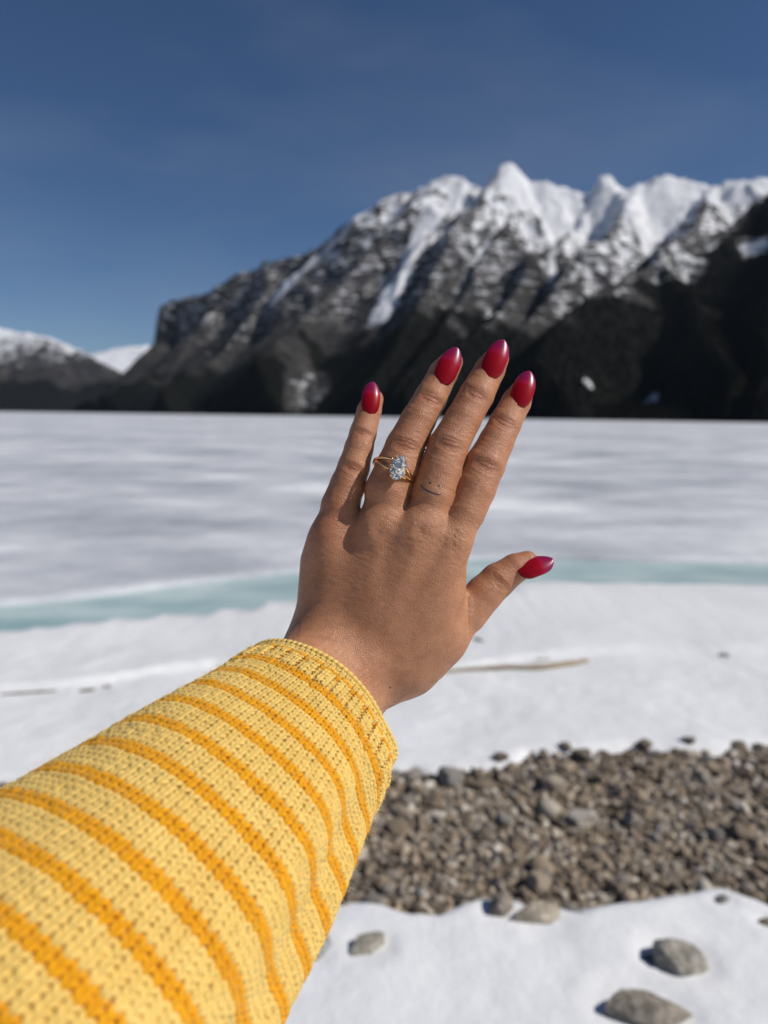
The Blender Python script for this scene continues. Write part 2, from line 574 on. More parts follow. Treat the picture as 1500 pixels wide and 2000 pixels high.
CREST_A = [(312, 592, 5600), (340, 577, 5600), (405, 556, 5500), (470, 517, 5500), (540, 507, 5450), (610, 500, 5400), (645, 482, 5400)]
CREST_B = [(645, 482, 5400), (660, 442, 5350), (700, 430, 5300), (740, 402, 5250), (758, 371, 5250), (800, 367, 5250), (850, 337, 5200),
           (890, 332, 5200), (930, 350, 5150), (958, 366, 5100), (975, 345, 5050), (988, 314, 5000), (1010, 318, 5000), (1035, 332, 5000),
           (1075, 331, 4950), (1125, 347, 4900), (1150, 362, 4900), (1170, 347, 4850), (1200, 346, 4850), (1232, 355, 4800), (1246, 339, 4750),
           (1300, 335, 4700), (1340, 338, 4700), (1385, 348, 4650), (1435, 332, 4600), (1480, 330, 4550), (1560, 345, 4500), (1700, 330, 4400), (1900, 380, 4200)]
SPURS = [
    # (points, slope, seed)
    ([(988, 316, 5000), (968, 360, 4850), (930, 405, 4600), (890, 450, 4350), (860, 500, 4100), (835, 560, 3800), (800, 620, 3500), (760, 690, 3200), (720, 750, 2950)], 1.05, 1),
    ([(850, 338, 5200), (815, 400, 5000), (770, 450, 4800), (720, 500, 4600), (680, 535, 4400), (640, 570, 4200), (585, 630, 3900), (500, 710, 3500), (420, 775, 3300)], 1.05, 2),
    ([(930, 350, 5150), (905, 395, 4950), (870, 430, 4750), (835, 470, 4550), (800, 520, 4300), (780, 560, 4100)], 1.1, 13),
    ([(1010, 318, 5000), (1015, 380, 4750), (1000, 430, 4500), (965, 480, 4250), (930, 530, 3950), (890, 590, 3650), (850, 660, 3250), (800, 750, 2800)], 1.05, 3),
    ([(1130, 372, 4850), (1135, 415, 4600), (1110, 455, 4300), (1050, 495, 4000), (1000, 570, 3650), (940, 630, 3350), (880, 690, 3000), (800, 765, 2700)], 1.1, 4),
    ([(1246, 350, 4720), (1222, 395, 4450), (1190, 440, 4200), (1120, 510, 3850), (1050, 600, 3400), (1000, 660, 3050)], 1.1, 5),
    ([(1385, 348, 4650), (1360, 410, 4100), (1290, 473, 3300), (1222, 525, 3050), (1150, 590, 2800), (1060, 680, 2450), (980, 750, 2150)], 1.0, 6),
    ([(1290, 473, 3300), (1345, 555, 2950), (1385, 640, 2500), (1405, 730, 2050), (1410, 790, 1750)], 1.0, 7),
    ([(1900, 300, 3900), (1600, 330, 3850), (1500, 362, 3750), (1470, 378, 3700), (1420, 412, 3600), (1345, 464, 3450)], 0.95, 8),
    ([(1500, 362, 3750), (1530, 480, 3100), (1510, 600, 2500), (1490, 700, 2050), (1470, 790, 1700)], 0.9, 9),
    ([(1900, 300, 3900), (1850, 450, 2900), (1780, 600, 2200), (1700, 740, 1700)], 0.8, 10),
    ([(540, 507, 5450), (515, 570, 5150), (470, 630, 4800), (400, 700, 4400), (310, 755, 4150), (200, 795, 4000)], 0.95, 11),
    ([(610, 500, 5400), (600, 550, 5150), (565, 610, 4800), (520, 660, 4500)], 1.0, 15),
    ([(412, 600, 5400), (385, 640, 5200), (345, 690, 4950), (270, 735, 4750), (170, 775, 4750), (75, 803, 4800)], 0.85, 12),
]

def main_height(X, Y):
    wx = X + 150 * (fbm2(X / 700, Y / 700, 4, 3) - 0.5)
    wy = Y + 150 * (fbm2(X / 700, Y / 700, 4, 9) - 0.5)
    H = tent(X, Y, CREST_A, 0.80, 'cliff', seed=20)
    H = np.maximum(H, tent(X, Y, CREST_B, 1.12, seed=21, lam=330, rib=0.22))
    for pts, sl, sd in SPURS:
        H = np.maximum(H, tent(wx, wy, pts, sl, seed=30 + sd, lam=210, rib=0.38))
    # forest apron rising from the shore
    pl = far_pt(75, 806, 5600); pr = np.array([1300.0, 1350.0])
    t = np.array([pr[0] - pl[0], pr[1] - pl[1]]); t /= np.linalg.norm(t)
    nrm = np.array([-t[1], t[0]])
    sd = (X - pl[0]) * nrm[0] + (Y - pl[1]) * nrm[1] + 120 * (fbm2(X / 500, Y / 500, 3, 77) - 0.5)
    apron = np.where(sd > 0, np.minimum(4 + sd * 0.16, 260 + 0 * sd), sd * 0.2)
    H = np.where(sd > 0, np.maximum(H, apron), np.minimum(H, apron))
    rd = ridged2(X / 520, Y / 520, 5, 50)
    amp = 20 + 150 * smooth(80, 800, H)
    H = H + amp * (rd - 0.62) * smooth(-5, 60, H)
    H = H + 12 * (fbm2(X / 60, Y / 60, 4, 88) - 0.5) * smooth(5, 120, H)
    return H

U_K = [-0.6, -0.31, -0.23, -0.1, 0.0, 0.1, 0.17, 0.25, 0.30, 0.36, 0.42, 0.5, 0.7]
def main_masks(X, Y, H, nz, conc, gx, gy):
    u = X / Y
    hs = np.interp(u, U_K, [1500, 1330, 1230, 1160, 1170, 1110, 900, 780, 740, 780, 950, 1150, 1200])
    hf = np.interp(u, U_K, [110, 140, 190, 290, 370, 390, 330, 330, 380, 480, 800, 1150, 1200])
    n = fbm2(X / 170, Y / 170, 5, 61)
    streak = fbm2(X / 60, Y / 240, 4, 67)
    S = (H - hs) / 380 + 2.6 * (nz - 0.70) + 1.5 * (n - 0.5) + 1.3 * (streak - 0.5) + np.clip(conc * 0.16, -0.8, 0.8)
    S = np.clip(S * 0.7 + 0.42, (0.25 + 0.30 * (streak - 0.35)) * smooth(250, 700, H), 1)
    S = np.clip(S + 0.75 * smooth(0.13, 0.18, u) * smooth(1150, 1350, H), 0, 1.6)
    # snow-filled gullies and open snow slopes
    for pts, wd, am in (([(900, 385, 5050), (850, 440, 4800), (790, 560, 4400), (745, 645, 4000)], 75, 0.9), ([(720, 455, 5250), (640, 500, 5150), (545, 575, 4950)], 80, 0.9),
                        ([(1040, 350, 4950), (1120, 380, 4700), (1130, 440, 4400)], 230, 0.8), ([(1200, 360, 4800), (1260, 430, 4300)], 120, 0.7), ([(960, 610, 3600), (900, 655, 3400)], 60, 0.42)):
        w = [far_pt(*p) for p in pts]
        for a_, b_ in zip(w[:-1], w[1:]):
            dx, dy = b_[0] - a_[0], b_[1] - a_[1]
            tq = np.clip(((X - a_[0]) * dx + (Y - a_[1]) * dy) / (dx * dx + dy * dy), 0, 1)
            dd = np.hypot(X - a_[0] - tq * dx, Y - a_[1] - tq * dy) + 70 * (n - 0.5)
            S = np.maximum(S, am * smooth(wd * 1.3, wd * 0.5, dd))
    # pale rock slide and a snowy clearing low on the slope
    F = (hf - H) / 190 + 2.0 * (fbm2(X / 140, Y / 140, 4, 71) - 0.5) + 0.3
    F = np.clip(F + 0.5, 0, 1)
    # spots cleared of trees
    for (px, py, dist, rr) in ((600, 775, 3500, 110), (1275, 697, 2350, 25), (1150, 705, 2400, 16), (790, 690, 3000, 30), (1480, 400, 3400, 60)):
        q = far_pt(px, py, dist)
        dd = np.hypot(X - q[0], (Y - q[1]) * 0.45)
        F = F * (1 - smooth(rr * 1.3, rr * 0.6, dd))
        S = np.maximum(S, smooth(rr, rr * 0.5, dd) * (0.8 if rr < 100 else 0.3))
    return S, F

mo, MAIN = mountain_mesh('mountain', -3300, 3600, 1250, 6600, 15.0, main_height, main_masks)

LEFT = [(-420, 560, 9000), (-150, 590, 9000), (-40, 625, 9000), (0, 640, 9000), (60, 653, 8800), (130, 668, 8600), (205, 703, 8300), (245, 735, 8100), (270, 800, 7900)]
LEFT_S = [([(0, 640, 9000), (40, 720, 8200), (70, 790, 7600)], 0.7, 3), ([(130, 668, 8600), (150, 740, 8000), (165, 800, 7600)], 0.7, 4), ([(-150, 590, 9000), (-80, 700, 8200), (-30, 790, 7500)], 0.7, 5)]
def left_height(X, Y):
    H = tent(X, Y, LEFT, 0.7, seed=120, lam=350)
    for p, sl, sd in LEFT_S: H = np.maximum(H, tent(X, Y, p, sl, seed=130 + sd, lam=350, rib=0.4))
    H = H + 90 * (ridged2(X / 600, Y / 600, 5, 150) - 0.6) * smooth(0, 300, H)
    return H
def left_masks(X, Y, H, nz, conc, gx, gy):
    n = fbm2(X / 220, Y / 220, 5, 161)
    S = (H - 780) / 380 + 1.5 * (nz - 0.7) + 1.2 * (n - 0.5) + 0.35
    F = (300 - H) / 300 + 0.9 * (n - 0.5) + 0.5
    return np.clip(S * 0.8 + 0.3, 0, 1), np.clip(F, 0, 1)
mountain_mesh('mountain', -9000, -1500, 6900, 10500, 30.0, left_height, left_masks)

GAP = [(100, 690, 14000), (170, 692, 14000), (210, 686, 14000), (250, 680, 14000), (285, 675, 14000), (340, 688, 14000), (420, 700, 14000)]
def gap_height(X, Y):
    H = tent(X, Y, GAP, 0.6, seed=220, lam=600)
    return H + 90 * (ridged2(X / 900, Y / 900, 4, 250) - 0.6) * smooth(0, 300, H)
def gap_masks(X, Y, H, nz, conc, gx, gy):
    n = fbm2(X / 300, Y / 300, 5, 261)
    return np.clip((H - 500) / 400 + 0.8 * (n - 0.5) + 0.7, 0, 1), np.clip((200 - H) / 200, 0, 1)
mountain_mesh('mountain', -7500, -1500, 12000, 15800, 50.0, gap_height, gap_masks)

# far-off conifer wood on the lower slopes, one mass
def build_forest():
    xs, ys, H, fo = MAIN
    n = 90000
    X = rng.uniform(-1700, 2400, n); Y = rng.uniform(1300, 3800, n)
    keep = (np.abs(X / Y) < 0.72) & (X / Y > -0.5)
    X, Y = X[keep], Y[keep]
    i = np.clip(((X - xs[0]) / 15.0), 0, len(xs) - 2); j = np.clip(((Y - ys[0]) / 15.0), 0, len(ys) - 2)
    i0, j0 = i.astype(int), j.astype(int); fi, fj = i - i0, j - j0
    h = (H[i0, j0] * (1 - fi) + H[i0 + 1, j0] * fi) * (1 - fj) + (H[i0, j0 + 1] * (1 - fi) + H[i0 + 1, j0 + 1] * fi) * fj
    f = fo[i0, j0]
    k = (h > 2) & (f > rng.uniform(0.45, 0.9, len(h)))
    X, Y, h = X[k][:30000], Y[k][:30000], h[k][:30000]
    m = len(X)
    ht = rng.uniform(11, 22, m); rd = ht * rng.uniform(0.13, 0.19, m)
    a = np.arange(5) * 2 * math.pi / 5
    V = np.zeros((m, 6, 3)); ph = rng.uniform(0, 6.28, m)
    for q in range(5):
        V[:, q, 0] = X + rd * np.cos(a[q] + ph); V[:, q, 1] = Y + rd * np.sin(a[q] + ph); V[:, q, 2] = h - 1.5
    V[:, 5, 0] = X; V[:, 5, 1] = Y; V[:, 5, 2] = h + ht
    base = np.arange(m)[:, None] * 6
    F = np.concatenate([base + np.array([q, (q + 1) % 5, 5]) for q in range(5)], axis=0)
    me = mesh_from('conifer_wood', V.reshape(-1, 3), F, False)
    add_attr(me, 'tone', np.repeat(rng.random(m), 6))
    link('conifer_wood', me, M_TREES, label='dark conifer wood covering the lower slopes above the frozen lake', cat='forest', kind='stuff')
build_forest()

# ------------------------------------------------------------------ shore: lake ice, meltwater, snow, gravel
def edge_curve(pts, zg):
    w = np.array([ground_pt(px, py, zg)[:2] for px, py in pts])
    o = np.argsort(w[:, 0])
    return w[o, 0], w[o, 1]

ICE_E = edge_curve([(-500, 1215), (0, 1172), (200, 1152), (400, 1126), (570, 1110), (740, 1097), (913, 1085), (1100, 1083), (1250, 1088), (1400, 1091), (1500, 1094), (2200, 1110)], 0.0)
SNOW_E = edge_curve([(-500, 1290), (0, 1238), (100, 1227), (250, 1208), (400, 1195), (560, 1173), (740, 1155), (930, 1144), (1020, 1139), (1150, 1135), (1300, 1138), (1500, 1141), (2200, 1160)], 0.0)
GRAV_F = edge_curve([(-600, 1690), (0, 1715), (400, 1735), (690, 1747), (740, 1757), (800, 1768), (860, 1768), (905, 1748), (950, 1742), (1000, 1746), (1060, 1752), (1150, 1758), (1200, 1752), (1300, 1729), (1400, 1715), (1450, 1730), (1500, 1752), (1560, 1740), (2000, 1745)], 0.03)
GRAV_B = edge_curve([(-600, 1545), (0, 1530), (400, 1515), (765, 1503), (800, 1498), (850, 1516), (880, 1502), (960, 1500), (1010, 1490), (1030, 1472), (1150, 1472), (1250, 1464), (1400, 1467), (1500, 1457), (2000, 1450)], 0.02)

def sinh_axis(n, inner, outer):
    t = np.linspace(-1, 1, n)
    k = np.arcsinh(outer / inner)
    return inner * np.sinh(k * t)

def build_ice():
    xs = sinh_axis(221, 6.0, 16000.0)
    y = np.concatenate([[-0.05, 0.0, 0.03, 0.08], np.geomspace(0.16, 16500, 110)])
    X, Yo = np.meshgrid(xs, y, indexing='ij')
    e = np.interp(xs, ICE_E[0], ICE_E[1])
    e = e + 0.10 * (fbm2(xs * 1.3, xs * 0, 4, 5) - 0.5)
    Y = e[:, None] + Yo
    Z = -0.004 * np.ones_like(X)
    Z[:, 0] = -0.30; Z[:, 1] = -0.045; Z[:, 2] = -0.02
    near = smooth(60, 20, Yo) * smooth(0.05, 0.6, Yo)
    Z = Z + near * 0.03 * (fbm2(X / 1.7, Y / 0.9, 4, 15) - 0.5)
    me = mesh_from('lake_ice', np.stack([X, Y, Z], -1).reshape(-1, 3), grid_faces(*X.shape))
    link('lake_ice', me, M_ICE, kind='structure')
build_ice()

def build_water():
    xs = np.concatenate([[-400, -60], np.linspace(-14, 14, 57), [60, 400]])
    y = np.linspace(-0.6, 0.6, 5)
    e0 = np.interp(xs, SNOW_E[0], SNOW_E[1]); e1 = np.interp(xs, ICE_E[0], ICE_E[1])
    X = np.repeat(xs[:, None], 5, 1)
    Y = np.stack([e0 - 0.5, e0 + (e1 - e0) * 0.25, e0 + (e1 - e0) * 0.5, e0 + (e1 - e0) * 0.75, e1 + 0.4], 1)
    Z = np.full(X.shape, -0.065)
    me = mesh_from('water', np.stack([X, Y, Z], -1).reshape(-1, 3), grid_faces(*X.shape))
    link('water', me, M_WATER, kind='structure')
build_water()

ROCKS = [  # px, py, width px, height ratio, yaw, seed, name, label
    (1326, 1874, 98, 0.86, 0.3, 1, 'rounded grey rock, the largest one lying on the near snow'),
    (1258, 1978, 146, 0.46, 0.1, 2, 'long angular dark rock with a shadowed end sunk in the near snow'),
    (972, 1780, 56, 0.85, 0.8, 3, 'dark upright angular stone at the snow edge beside a tan stone'),
    (1050, 1796, 92, 0.44, 0.2, 4, 'tan wedge-shaped stone at the snow edge beside a dark upright stone'),
    (716, 1856, 76, 0.42, 0.5, 5, 'small pale elongated stone lying alone on the snow beside the sleeve'),
    (1122, 1778, 34, 0.38, 0.1, 6, 'small flat dark stone poking out of the snow beside the tan wedge stone'),
    (1268, 1872, 26, 0.5, 0.0, 7, 'tiny tan stone touching the largest rounded rock on the snow'),
    (1410, 1755, 34, 0.4, 0.4, 8, 'small flat grey stone half buried in the snow lip by the gravel'),
    (1498, 1800, 30, 0.6, 0.2, 9, 'small brown stone on the near snow above the dark rock'),
    (622, 1862, 52, 0.7, 0.9, 10, 'blue-grey stone half hidden by the lower edge of the sleeve'),
]
ROCK_POS = []
for r in ROCKS:
    g = ground_pt(r[0], r[1], 0.035)
    wd = r[2] / FPX * math.hypot(g[1], CAM_H)
    ROCK_POS.append((g, wd))

def bed_height(X, Y):
    return 0.03 * (fbm2(X / 0.9, Y / 0.9, 3, 401) - 0.5) * smooth(8, 5, np.hypot(X, Y - 3)) - 0.01

def d_in(X, Y):
    f = np.interp(X, GRAV_F[0], GRAV_F[1]); b = np.interp(X, GRAV_B[0], GRAV_B[1])
    return np.minimum(Y - f, b - Y)

def snow_height(X, Y):
    b = bed_height(X, Y)
    di = d_in(X, Y) + 0.05 * (fbm2(X / 0.12, Y / 0.12, 4, 411) - 0.5)
    front = Y < np.interp(X, GRAV_F[0], GRAV_F[1]) + 0.25
    th = np.where(front, 0.062, 0.032)
    h = b + th * (1 - smooth(-0.09, 0.025, di)) - 0.025 * smooth(-0.03, 0.05, di)
    near = smooth(14, 6, np.hypot(X, Y))
    h = h + near * 0.035 * (fbm2(X / 0.55, Y / 0.55, 4, 421) - 0.5) * smooth(0.02, -0.12, di)
    h = h + near * 0.006 * (fbm2(X / 0.07, Y / 0.07, 3, 431) - 0.5) * smooth(0.02, -0.08, di)
    for (g, wd) in ROCK_POS:
        dd = np.hypot(X - g[0], Y - g[1])
        h = h - 0.008 * smooth(wd * 0.75, wd * 0.45, dd)
    e = np.interp(X, SNOW_E[0], SNOW_E[1]) + 0.10 * (fbm2(X * 1.1, X * 0, 4, 6) - 0.5)
    # low drift ledge across the snow on the far side of the gravel
    q = np.interp(X, LEDGE[0], LEDGE[1])
    dy = Y - q
    h = h + 0.035 * smooth(0.0, 0.05, dy) * smooth(0.9, 0.05, dy) * smooth(0.2, -0.7, X)
    q2 = np.interp(X, LEDGE2[0], LEDGE2[1])
    dy = Y - q2
    h = h + 0.03 * smooth(0.0, 0.06, dy) * smooth(0.9, 0.06, dy) * smooth(0.0, 0.9, X)
    h = h - 0.22 * smooth(-0.05, 0.12, Y - e)
    return h

LEDGE = edge_curve([(-400, 1375), (0, 1358), (100, 1352), (200, 1340), (320, 1322), (420, 1312), (700, 1300)], 0.0)
LEDGE2 = edge_curve([(800, 1320), (900, 1312), (1100, 1290), (1250, 1278), (1400, 1282), (1500, 1282), (2000, 1290)], 0.0)

def core_axis(lo, hi, step, out_lo, out_hi):
    c = np.arange(lo, hi + step / 2, step)
    a = lo - np.geomspace(step * 1.5, lo - out_lo, 36)[::-1]
    b = hi + np.geomspace(step * 1.5, out_hi - hi, 36)
    return np.concatenate([a, c, b])

def build_snow():
    xs = core_axis(-2.6, 3.0, 0.022, -3000, 3000)
    e_max = 12.0
    ys = core_axis(1.3, 4.6, 0.022, -3000, e_max)
    X, Y = np.meshgrid(xs, ys, indexing='ij')
    Z = snow_height(X, Y)
    me = mesh_from('snow_ground', np.stack([X, Y, Z], -1).reshape(-1, 3), grid_faces(*X.shape))
    link('snow_ground', me, M_SNOW, kind='structure')
    xs = np.arange(-6, 6.01, 0.05); ys = np.arange(1.9, 4.2, 0.05)
    X, Y = np.meshgrid(xs, ys, indexing='ij')
    Z = bed_height(X, Y) + 0.004 * (fbm2(X / 0.05, Y / 0.05, 2, 9) - 0.5)
    Z = Z - 0.05 * smooth(0.0, -0.2, d_in(X, Y))
    me = mesh_from('gravel_bed', np.stack([X, Y, Z], -1).reshape(-1, 3), grid_faces(*X.shape))
    link('gravel_bed', me, M_BED, kind='structure')
build_snow()

def stone_verts(seed, sub, cuts=9, rough=0.10):
    bm = bmesh.new()
    bmesh.ops.create_icosphere(bm, subdivisions=sub, radius=1.0)
    V = np.array([v.co[:] for v in bm.verts]); F = np.array([[v.index for v in f.verts] for f in bm.faces])
    bm.free()
    r = np.random.default_rng(seed)
    for _ in range(cuts):
        n = r.normal(size=3); n /= np.linalg.norm(n)
        d = r.uniform(0.45, 0.80)
        ex = np.maximum(V @ n - d, 0)
        V = V - ex[:, None] * n * 0.93
    nn = vnoise3(V * 2.3 + seed * 3.1, seed) - 0.5
    n2 = vnoise3(V * 6.0 + seed * 1.7, seed + 3) - 0.5
    V = V * (1 + rough * 2.2 * nn + rough * 0.9 * n2)[:, None]
    V -= (V.max(0) + V.min(0)) / 2
    V /= (V.max(0) - V.min(0))
    return V, F

def stone_mesh(name, seed, sub, dims, cuts=9, rough=0.10):
    V, F = stone_verts(seed, sub, cuts, rough)
    return mesh_from(name, V * np.array(dims), F, True)

def shade_by_angle(me, ang=35):
    me.set_sharp_from_angle(angle=R(ang)) if hasattr(me, 'set_sharp_from_angle') else None

TINTS = {2: (1.05, 0.92, 0.76), 3: (0.95, 0.82, 0.68), 4: (1.45, 1.26, 1.0), 5: (1.45, 1.32, 1.1), 10: (0.95, 1.0, 1.08), 9: (1.1, 0.85, 0.62), 1: (1.35, 1.24, 1.06)}
for r, (g, wd) in zip(ROCKS, ROCK_POS):
    px, py, wpx, hr, yaw, sd, lab = r
    hgt = wd * hr
    big = sd in (1, 2, 3, 4)
    me = stone_mesh('rock', 900 + sd, 5 if big else 4, (wd, wd * (0.55 if sd in (2, 4, 5) else 0.78), hgt), 16 if sd in (2, 3, 4) else 10, 0.05)
    shade_by_angle(me, 32)
    o = link('rock', me, mat_rock(TINTS.get(sd, (0.9, 0.88, 0.84))), label=lab, cat='rock')
    gz = float(snow_height(np.array([[g[0]]]), np.array([[g[1]]]))[0, 0])
    o.location = (g[0], g[1], gz + hgt * (-0.06 if sd in (1, 2) else 0.06))
    o.rotation_euler = (0, 0, yaw)

# pebbles of the bare strip: the largest as objects, the rest as one mass
PROTO = [stone_mesh('pebble', 500 + k, 3, (1, 1, 1), 9, 0.09) for k in range(14)]
for me in PROTO:
    me.materials.append(M_STONE_O); shade_by_angle(me, 32)

def bed_z(x, y):
    return bed_height(np.array([x]), np.array([y]))[0]

def build_pebbles():
    placed = []
    n = 0; tries = 0
    while n < 290 and tries < 20000:
        tries += 1
        px = random.uniform(640, 1540); py = random.uniform(1462, 1760)
        g = ground_pt(px, py, 0.02)
        di = float(d_in(np.array([g[0]]), np.array([g[1]]))[0])
        if di < 0.0: continue
        back = np.interp(g[0], GRAV_B[0], GRAV_B[1]) - g[1]
        s = random.choice([0.045, 0.05, 0.055, 0.062, 0.07, 0.085, 0.105]) * random.uniform(0.85, 1.15)
        if n > 150: s = random.uniform(0.038, 0.055)
        if back < 0.25: s = max(s, random.uniform(0.05, 0.085))
        if any((g[0] - q[0]) ** 2 + (g[1] - q[1]) ** 2 < (0.42 * (s + q[2])) ** 2 for q in placed): continue
        placed.append((g[0], g[1], s))
        tone = random.random()
        cname = ('dark brown', 'brown', 'tan', 'grey', 'pale')[0 if tone < 0.16 else 1 if tone < 0.40 else 2 if tone < 0.62 else 3 if tone < 0.80 else 4]
        size = 'small' if s < 0.046 else 'medium-sized' if s < 0.066 else 'large'
        fr = g[1] - np.interp(g[0], GRAV_F[0], GRAV_F[1])
        place = 'close to the near snow' if fr < 0.25 else 'close to the far snow' if back < 0.25 else 'in the middle of the strip'
        o = link('pebble', PROTO[n % len(PROTO)], None, label=f'{size} {cname} pebble in the bare gravel, {place}', cat='pebble', group=f'{size} {cname} pebbles {place}')
        o.color = (tone, tone, tone, 1)
        flat = random.uniform(0.5, 0.8)
        o.scale = (s, s * random.uniform(0.65, 0.95), s * flat)
        o.rotation_euler = (random.uniform(-0.3, 0.3), random.uniform(-0.3, 0.3), random.uniform(0, 6.28))
        o.location = (g[0], g[1], bed_z(g[0], g[1]) + s * flat * 0.36)
        n += 1
    # the mass of small stones
    base = [stone_verts(700 + k, 2, 7, 0.10) for k in range(8)]
    base1 = [stone_verts(740 + k, 1, 5, 0.10) for k in range(8)]
    N = 17000
    px = rng.uniform(-150, 1750, N * 2); 
    x = rng.uniform(-2.3, 2.6, N * 4); y = rng.uniform(2.0, 3.6, N * 4)
    di = d_in(x, y)
    k = (di > -0.03) & (np.abs(x) < y * 0.62 + 0.2)
    x, y = x[k][:N], y[k][:N]
    s = 0.009 + 0.036 * rng.random(len(x)) ** 2.6
    s = np.where(rng.random(len(x)) < 0.05, rng.uniform(0.035, 0.05, len(x)), s)
    z = bed_height(x, y)
    VV = []; FF = []; TT = []; off = 0
    for i in range(len(x)):
        V, F = (base if s[i] > 0.034 else base1)[i % 8]
        a = rng.uniform(0, 6.28); ca, sa = math.cos(a), math.sin(a)
        tl = rng.uniform(-0.5, 0.5); ct, st = math.cos(tl), math.sin(tl)
        Rm = np.array([[ca, -sa, 0], [sa, ca, 0], [0, 0, 1]]) @ np.array([[1, 0, 0], [0, ct, -st], [0, st, ct]])
        fl = rng.uniform(0.5, 0.9)
        W = (V * np.array([s[i], s[i] * rng.uniform(0.6, 1), s[i] * fl])) @ Rm.T
        W = W + np.array([x[i], y[i], z[i] + s[i] * fl * rng.uniform(0.1, 0.45)])
        VV.append(W); FF.append(F + off); TT.append(np.full(len(V), rng.random())); off += len(V)
    me = mesh_from('gravel', np.concatenate(VV), np.concatenate(FF), False)
    add_attr(me, 'tone', np.concatenate(TT))
    link('gravel', me, M_STONE_A, label='small grey-brown gravel filling the bare strip between two snow fields', cat='gravel', kind='stuff')
build_pebbles()

# dark stones poking through the thin snow along the far rim of the gravel
for k, (px, py, w) in enumerate([(978, 1481, 30), (1258, 1456, 40), (1345, 1452, 26), (1440, 1458, 34), (1105, 1462, 26), (1488, 1456, 30), (1180, 1466, 24), (8, 1527, 36)]):
    g = ground_pt(px, py, 0.02)
    wd = w / FPX * math.hypot(g[1], CAM_H)
    o = link('pebble', PROTO[(k * 3) % len(PROTO)], None, label='dark flat pebble poking through thin snow along the far rim of the gravel', cat='pebble', group='pebbles along the far rim of the gravel')
    o.color = (0.05 + 0.03 * k, 0, 0, 1)
    o.scale = (wd, wd * 0.8, wd * 0.5); o.rotation_euler = (0.1, 0.1, k * 1.3)
    o.location = (g[0], g[1], float(snow_height(np.array([[g[0]]]), np.array([[g[1]]]))[0, 0]) + wd * 0.10)

# driftwood stick on the snow beyond the gravel, and small scraps
def tube_mesh(name, pts, radii, sides=10, sub=4):
    P = np.array(pts, dtype=float); r = np.array(radii, dtype=float)
    t = np.linspace(0, len(P) - 1, (len(P) - 1) * sub + 1)
    Q = np.stack([np.interp(t, np.arange(len(P)), P[:, i]) for i in range(3)], 1)
    for _ in range(3): Q[1:-1] = (Q[:-2] + 2 * Q[1:-1] + Q[2:]) / 4
    rr = np.interp(t, np.arange(len(P)), r)
    T = np.gradient(Q, axis=0); T /= np.linalg.norm(T, axis=1)[:, None]
    S = np.cross(T, np.array([0, 0, 1.0])); S /= np.linalg.norm(S, axis=1)[:, None]
    U = np.cross(S, T)
    a = np.arange(sides) * 2 * math.pi / sides
    V = Q[:, None, :] + rr[:, None, None] * (np.cos(a)[None, :, None] * S[:, None, :] + np.sin(a)[None, :, None] * U[:, None, :])
    n = len(Q)
    V = V.reshape(-1, 3)
    jit = (vnoise3(V * 60, 3) - 0.5)[:, None] * rr.repeat(sides)[:, None] * 0.5
    V = V + jit * np.array([0.3, 1, 1])
    F = []
    for i in range(n - 1):
        for j in range(sides):
            F.append([i * sides + j, i * sides + (j + 1) % sides, (i + 1) * sides + (j + 1) % sides, (i + 1) * sides + j])
    V = np.concatenate([V, [Q[0]], [Q[-1]]]); c0 = len(V) - 2
    for j in range(sides):
        F.append([c0, (j + 1) % sides, j, j]); F.append([c0 + 1, (n - 1) * sides + j, (n - 1) * sides + (j + 1) % sides, (n - 1) * sides + (j + 1) % sides])
    bm = bmesh.new()
    bv = [bm.verts.new(v) for v in V]
    for f in F:
        u = list(dict.fromkeys(f))
        try: bm.faces.new([bv[i] for i in u])
        except ValueError: pass
    for f in bm.faces: f.smooth = True
    me = bpy.data.meshes.new(name); bm.to_mesh(me); bm.free()
    return me

def on_snow(px, py, lift):
    g = ground_pt(px, py, 0.02)
    z = float(snow_height(np.array([[g[0]]]), np.array([[g[1]]]))[0, 0])
    g = ground_pt(px, py, z)
    return [g[0], g[1], z + lift]

stick = [on_snow(px, py, 0.010) for px, py in ((835, 1318), (880, 1313), (940, 1309), (1000, 1306), (1050, 1308), (1095, 1303), (1148, 1292))]
link('driftwood_stick', tube_mesh('driftwood_stick', stick, [0.006, 0.010, 0.013, 0.017, 0.020, 0.019, 0.013]), M_WOOD,
     label='thin bleached driftwood stick lying on the snow beyond the gravel', cat='stick')
M_BARK = mat_plain('bark_scrap', (0.16, 0.14, 0.11), 0.9)
for pts, rad, lab in (
    ([(4, 1357), (40, 1356), (75, 1353), (110, 1350)], 0.008, 'dark twig lying along the low drift ledge by the meltwater'),
    ([(155, 1352), (172, 1350), (186, 1348)], 0.010, 'short bark scrap on the low drift ledge, next to the twig'),
    ([(203, 1344), (216, 1342)], 0.009, 'tiny bark crumb on the low drift ledge past the short bark scrap'),
    ([(925, 1248), (934, 1251), (944, 1254)], 0.011, 'short dark bark scrap on the snow beside the thumb base'),
    ([(1405, 1280), (1424, 1282)], 0.011, 'dark bark scrap on the open snow, farthest from the driftwood stick'),
    ([(1045, 1287), (1060, 1289), (1075, 1288)], 0.005, 'thin twig scrap on the snow just beyond the driftwood stick'),
):
    P = [on_snow(px, py, rad * 0.6) for px, py in pts]
    link('twig_scrap', tube_mesh('twig_scrap', P, [rad * 0.5] + [rad] * (len(P) - 2) + [rad * 0.5] if len(P) > 2 else [rad, rad * 0.7], 8), M_BARK, label=lab, cat='twig')

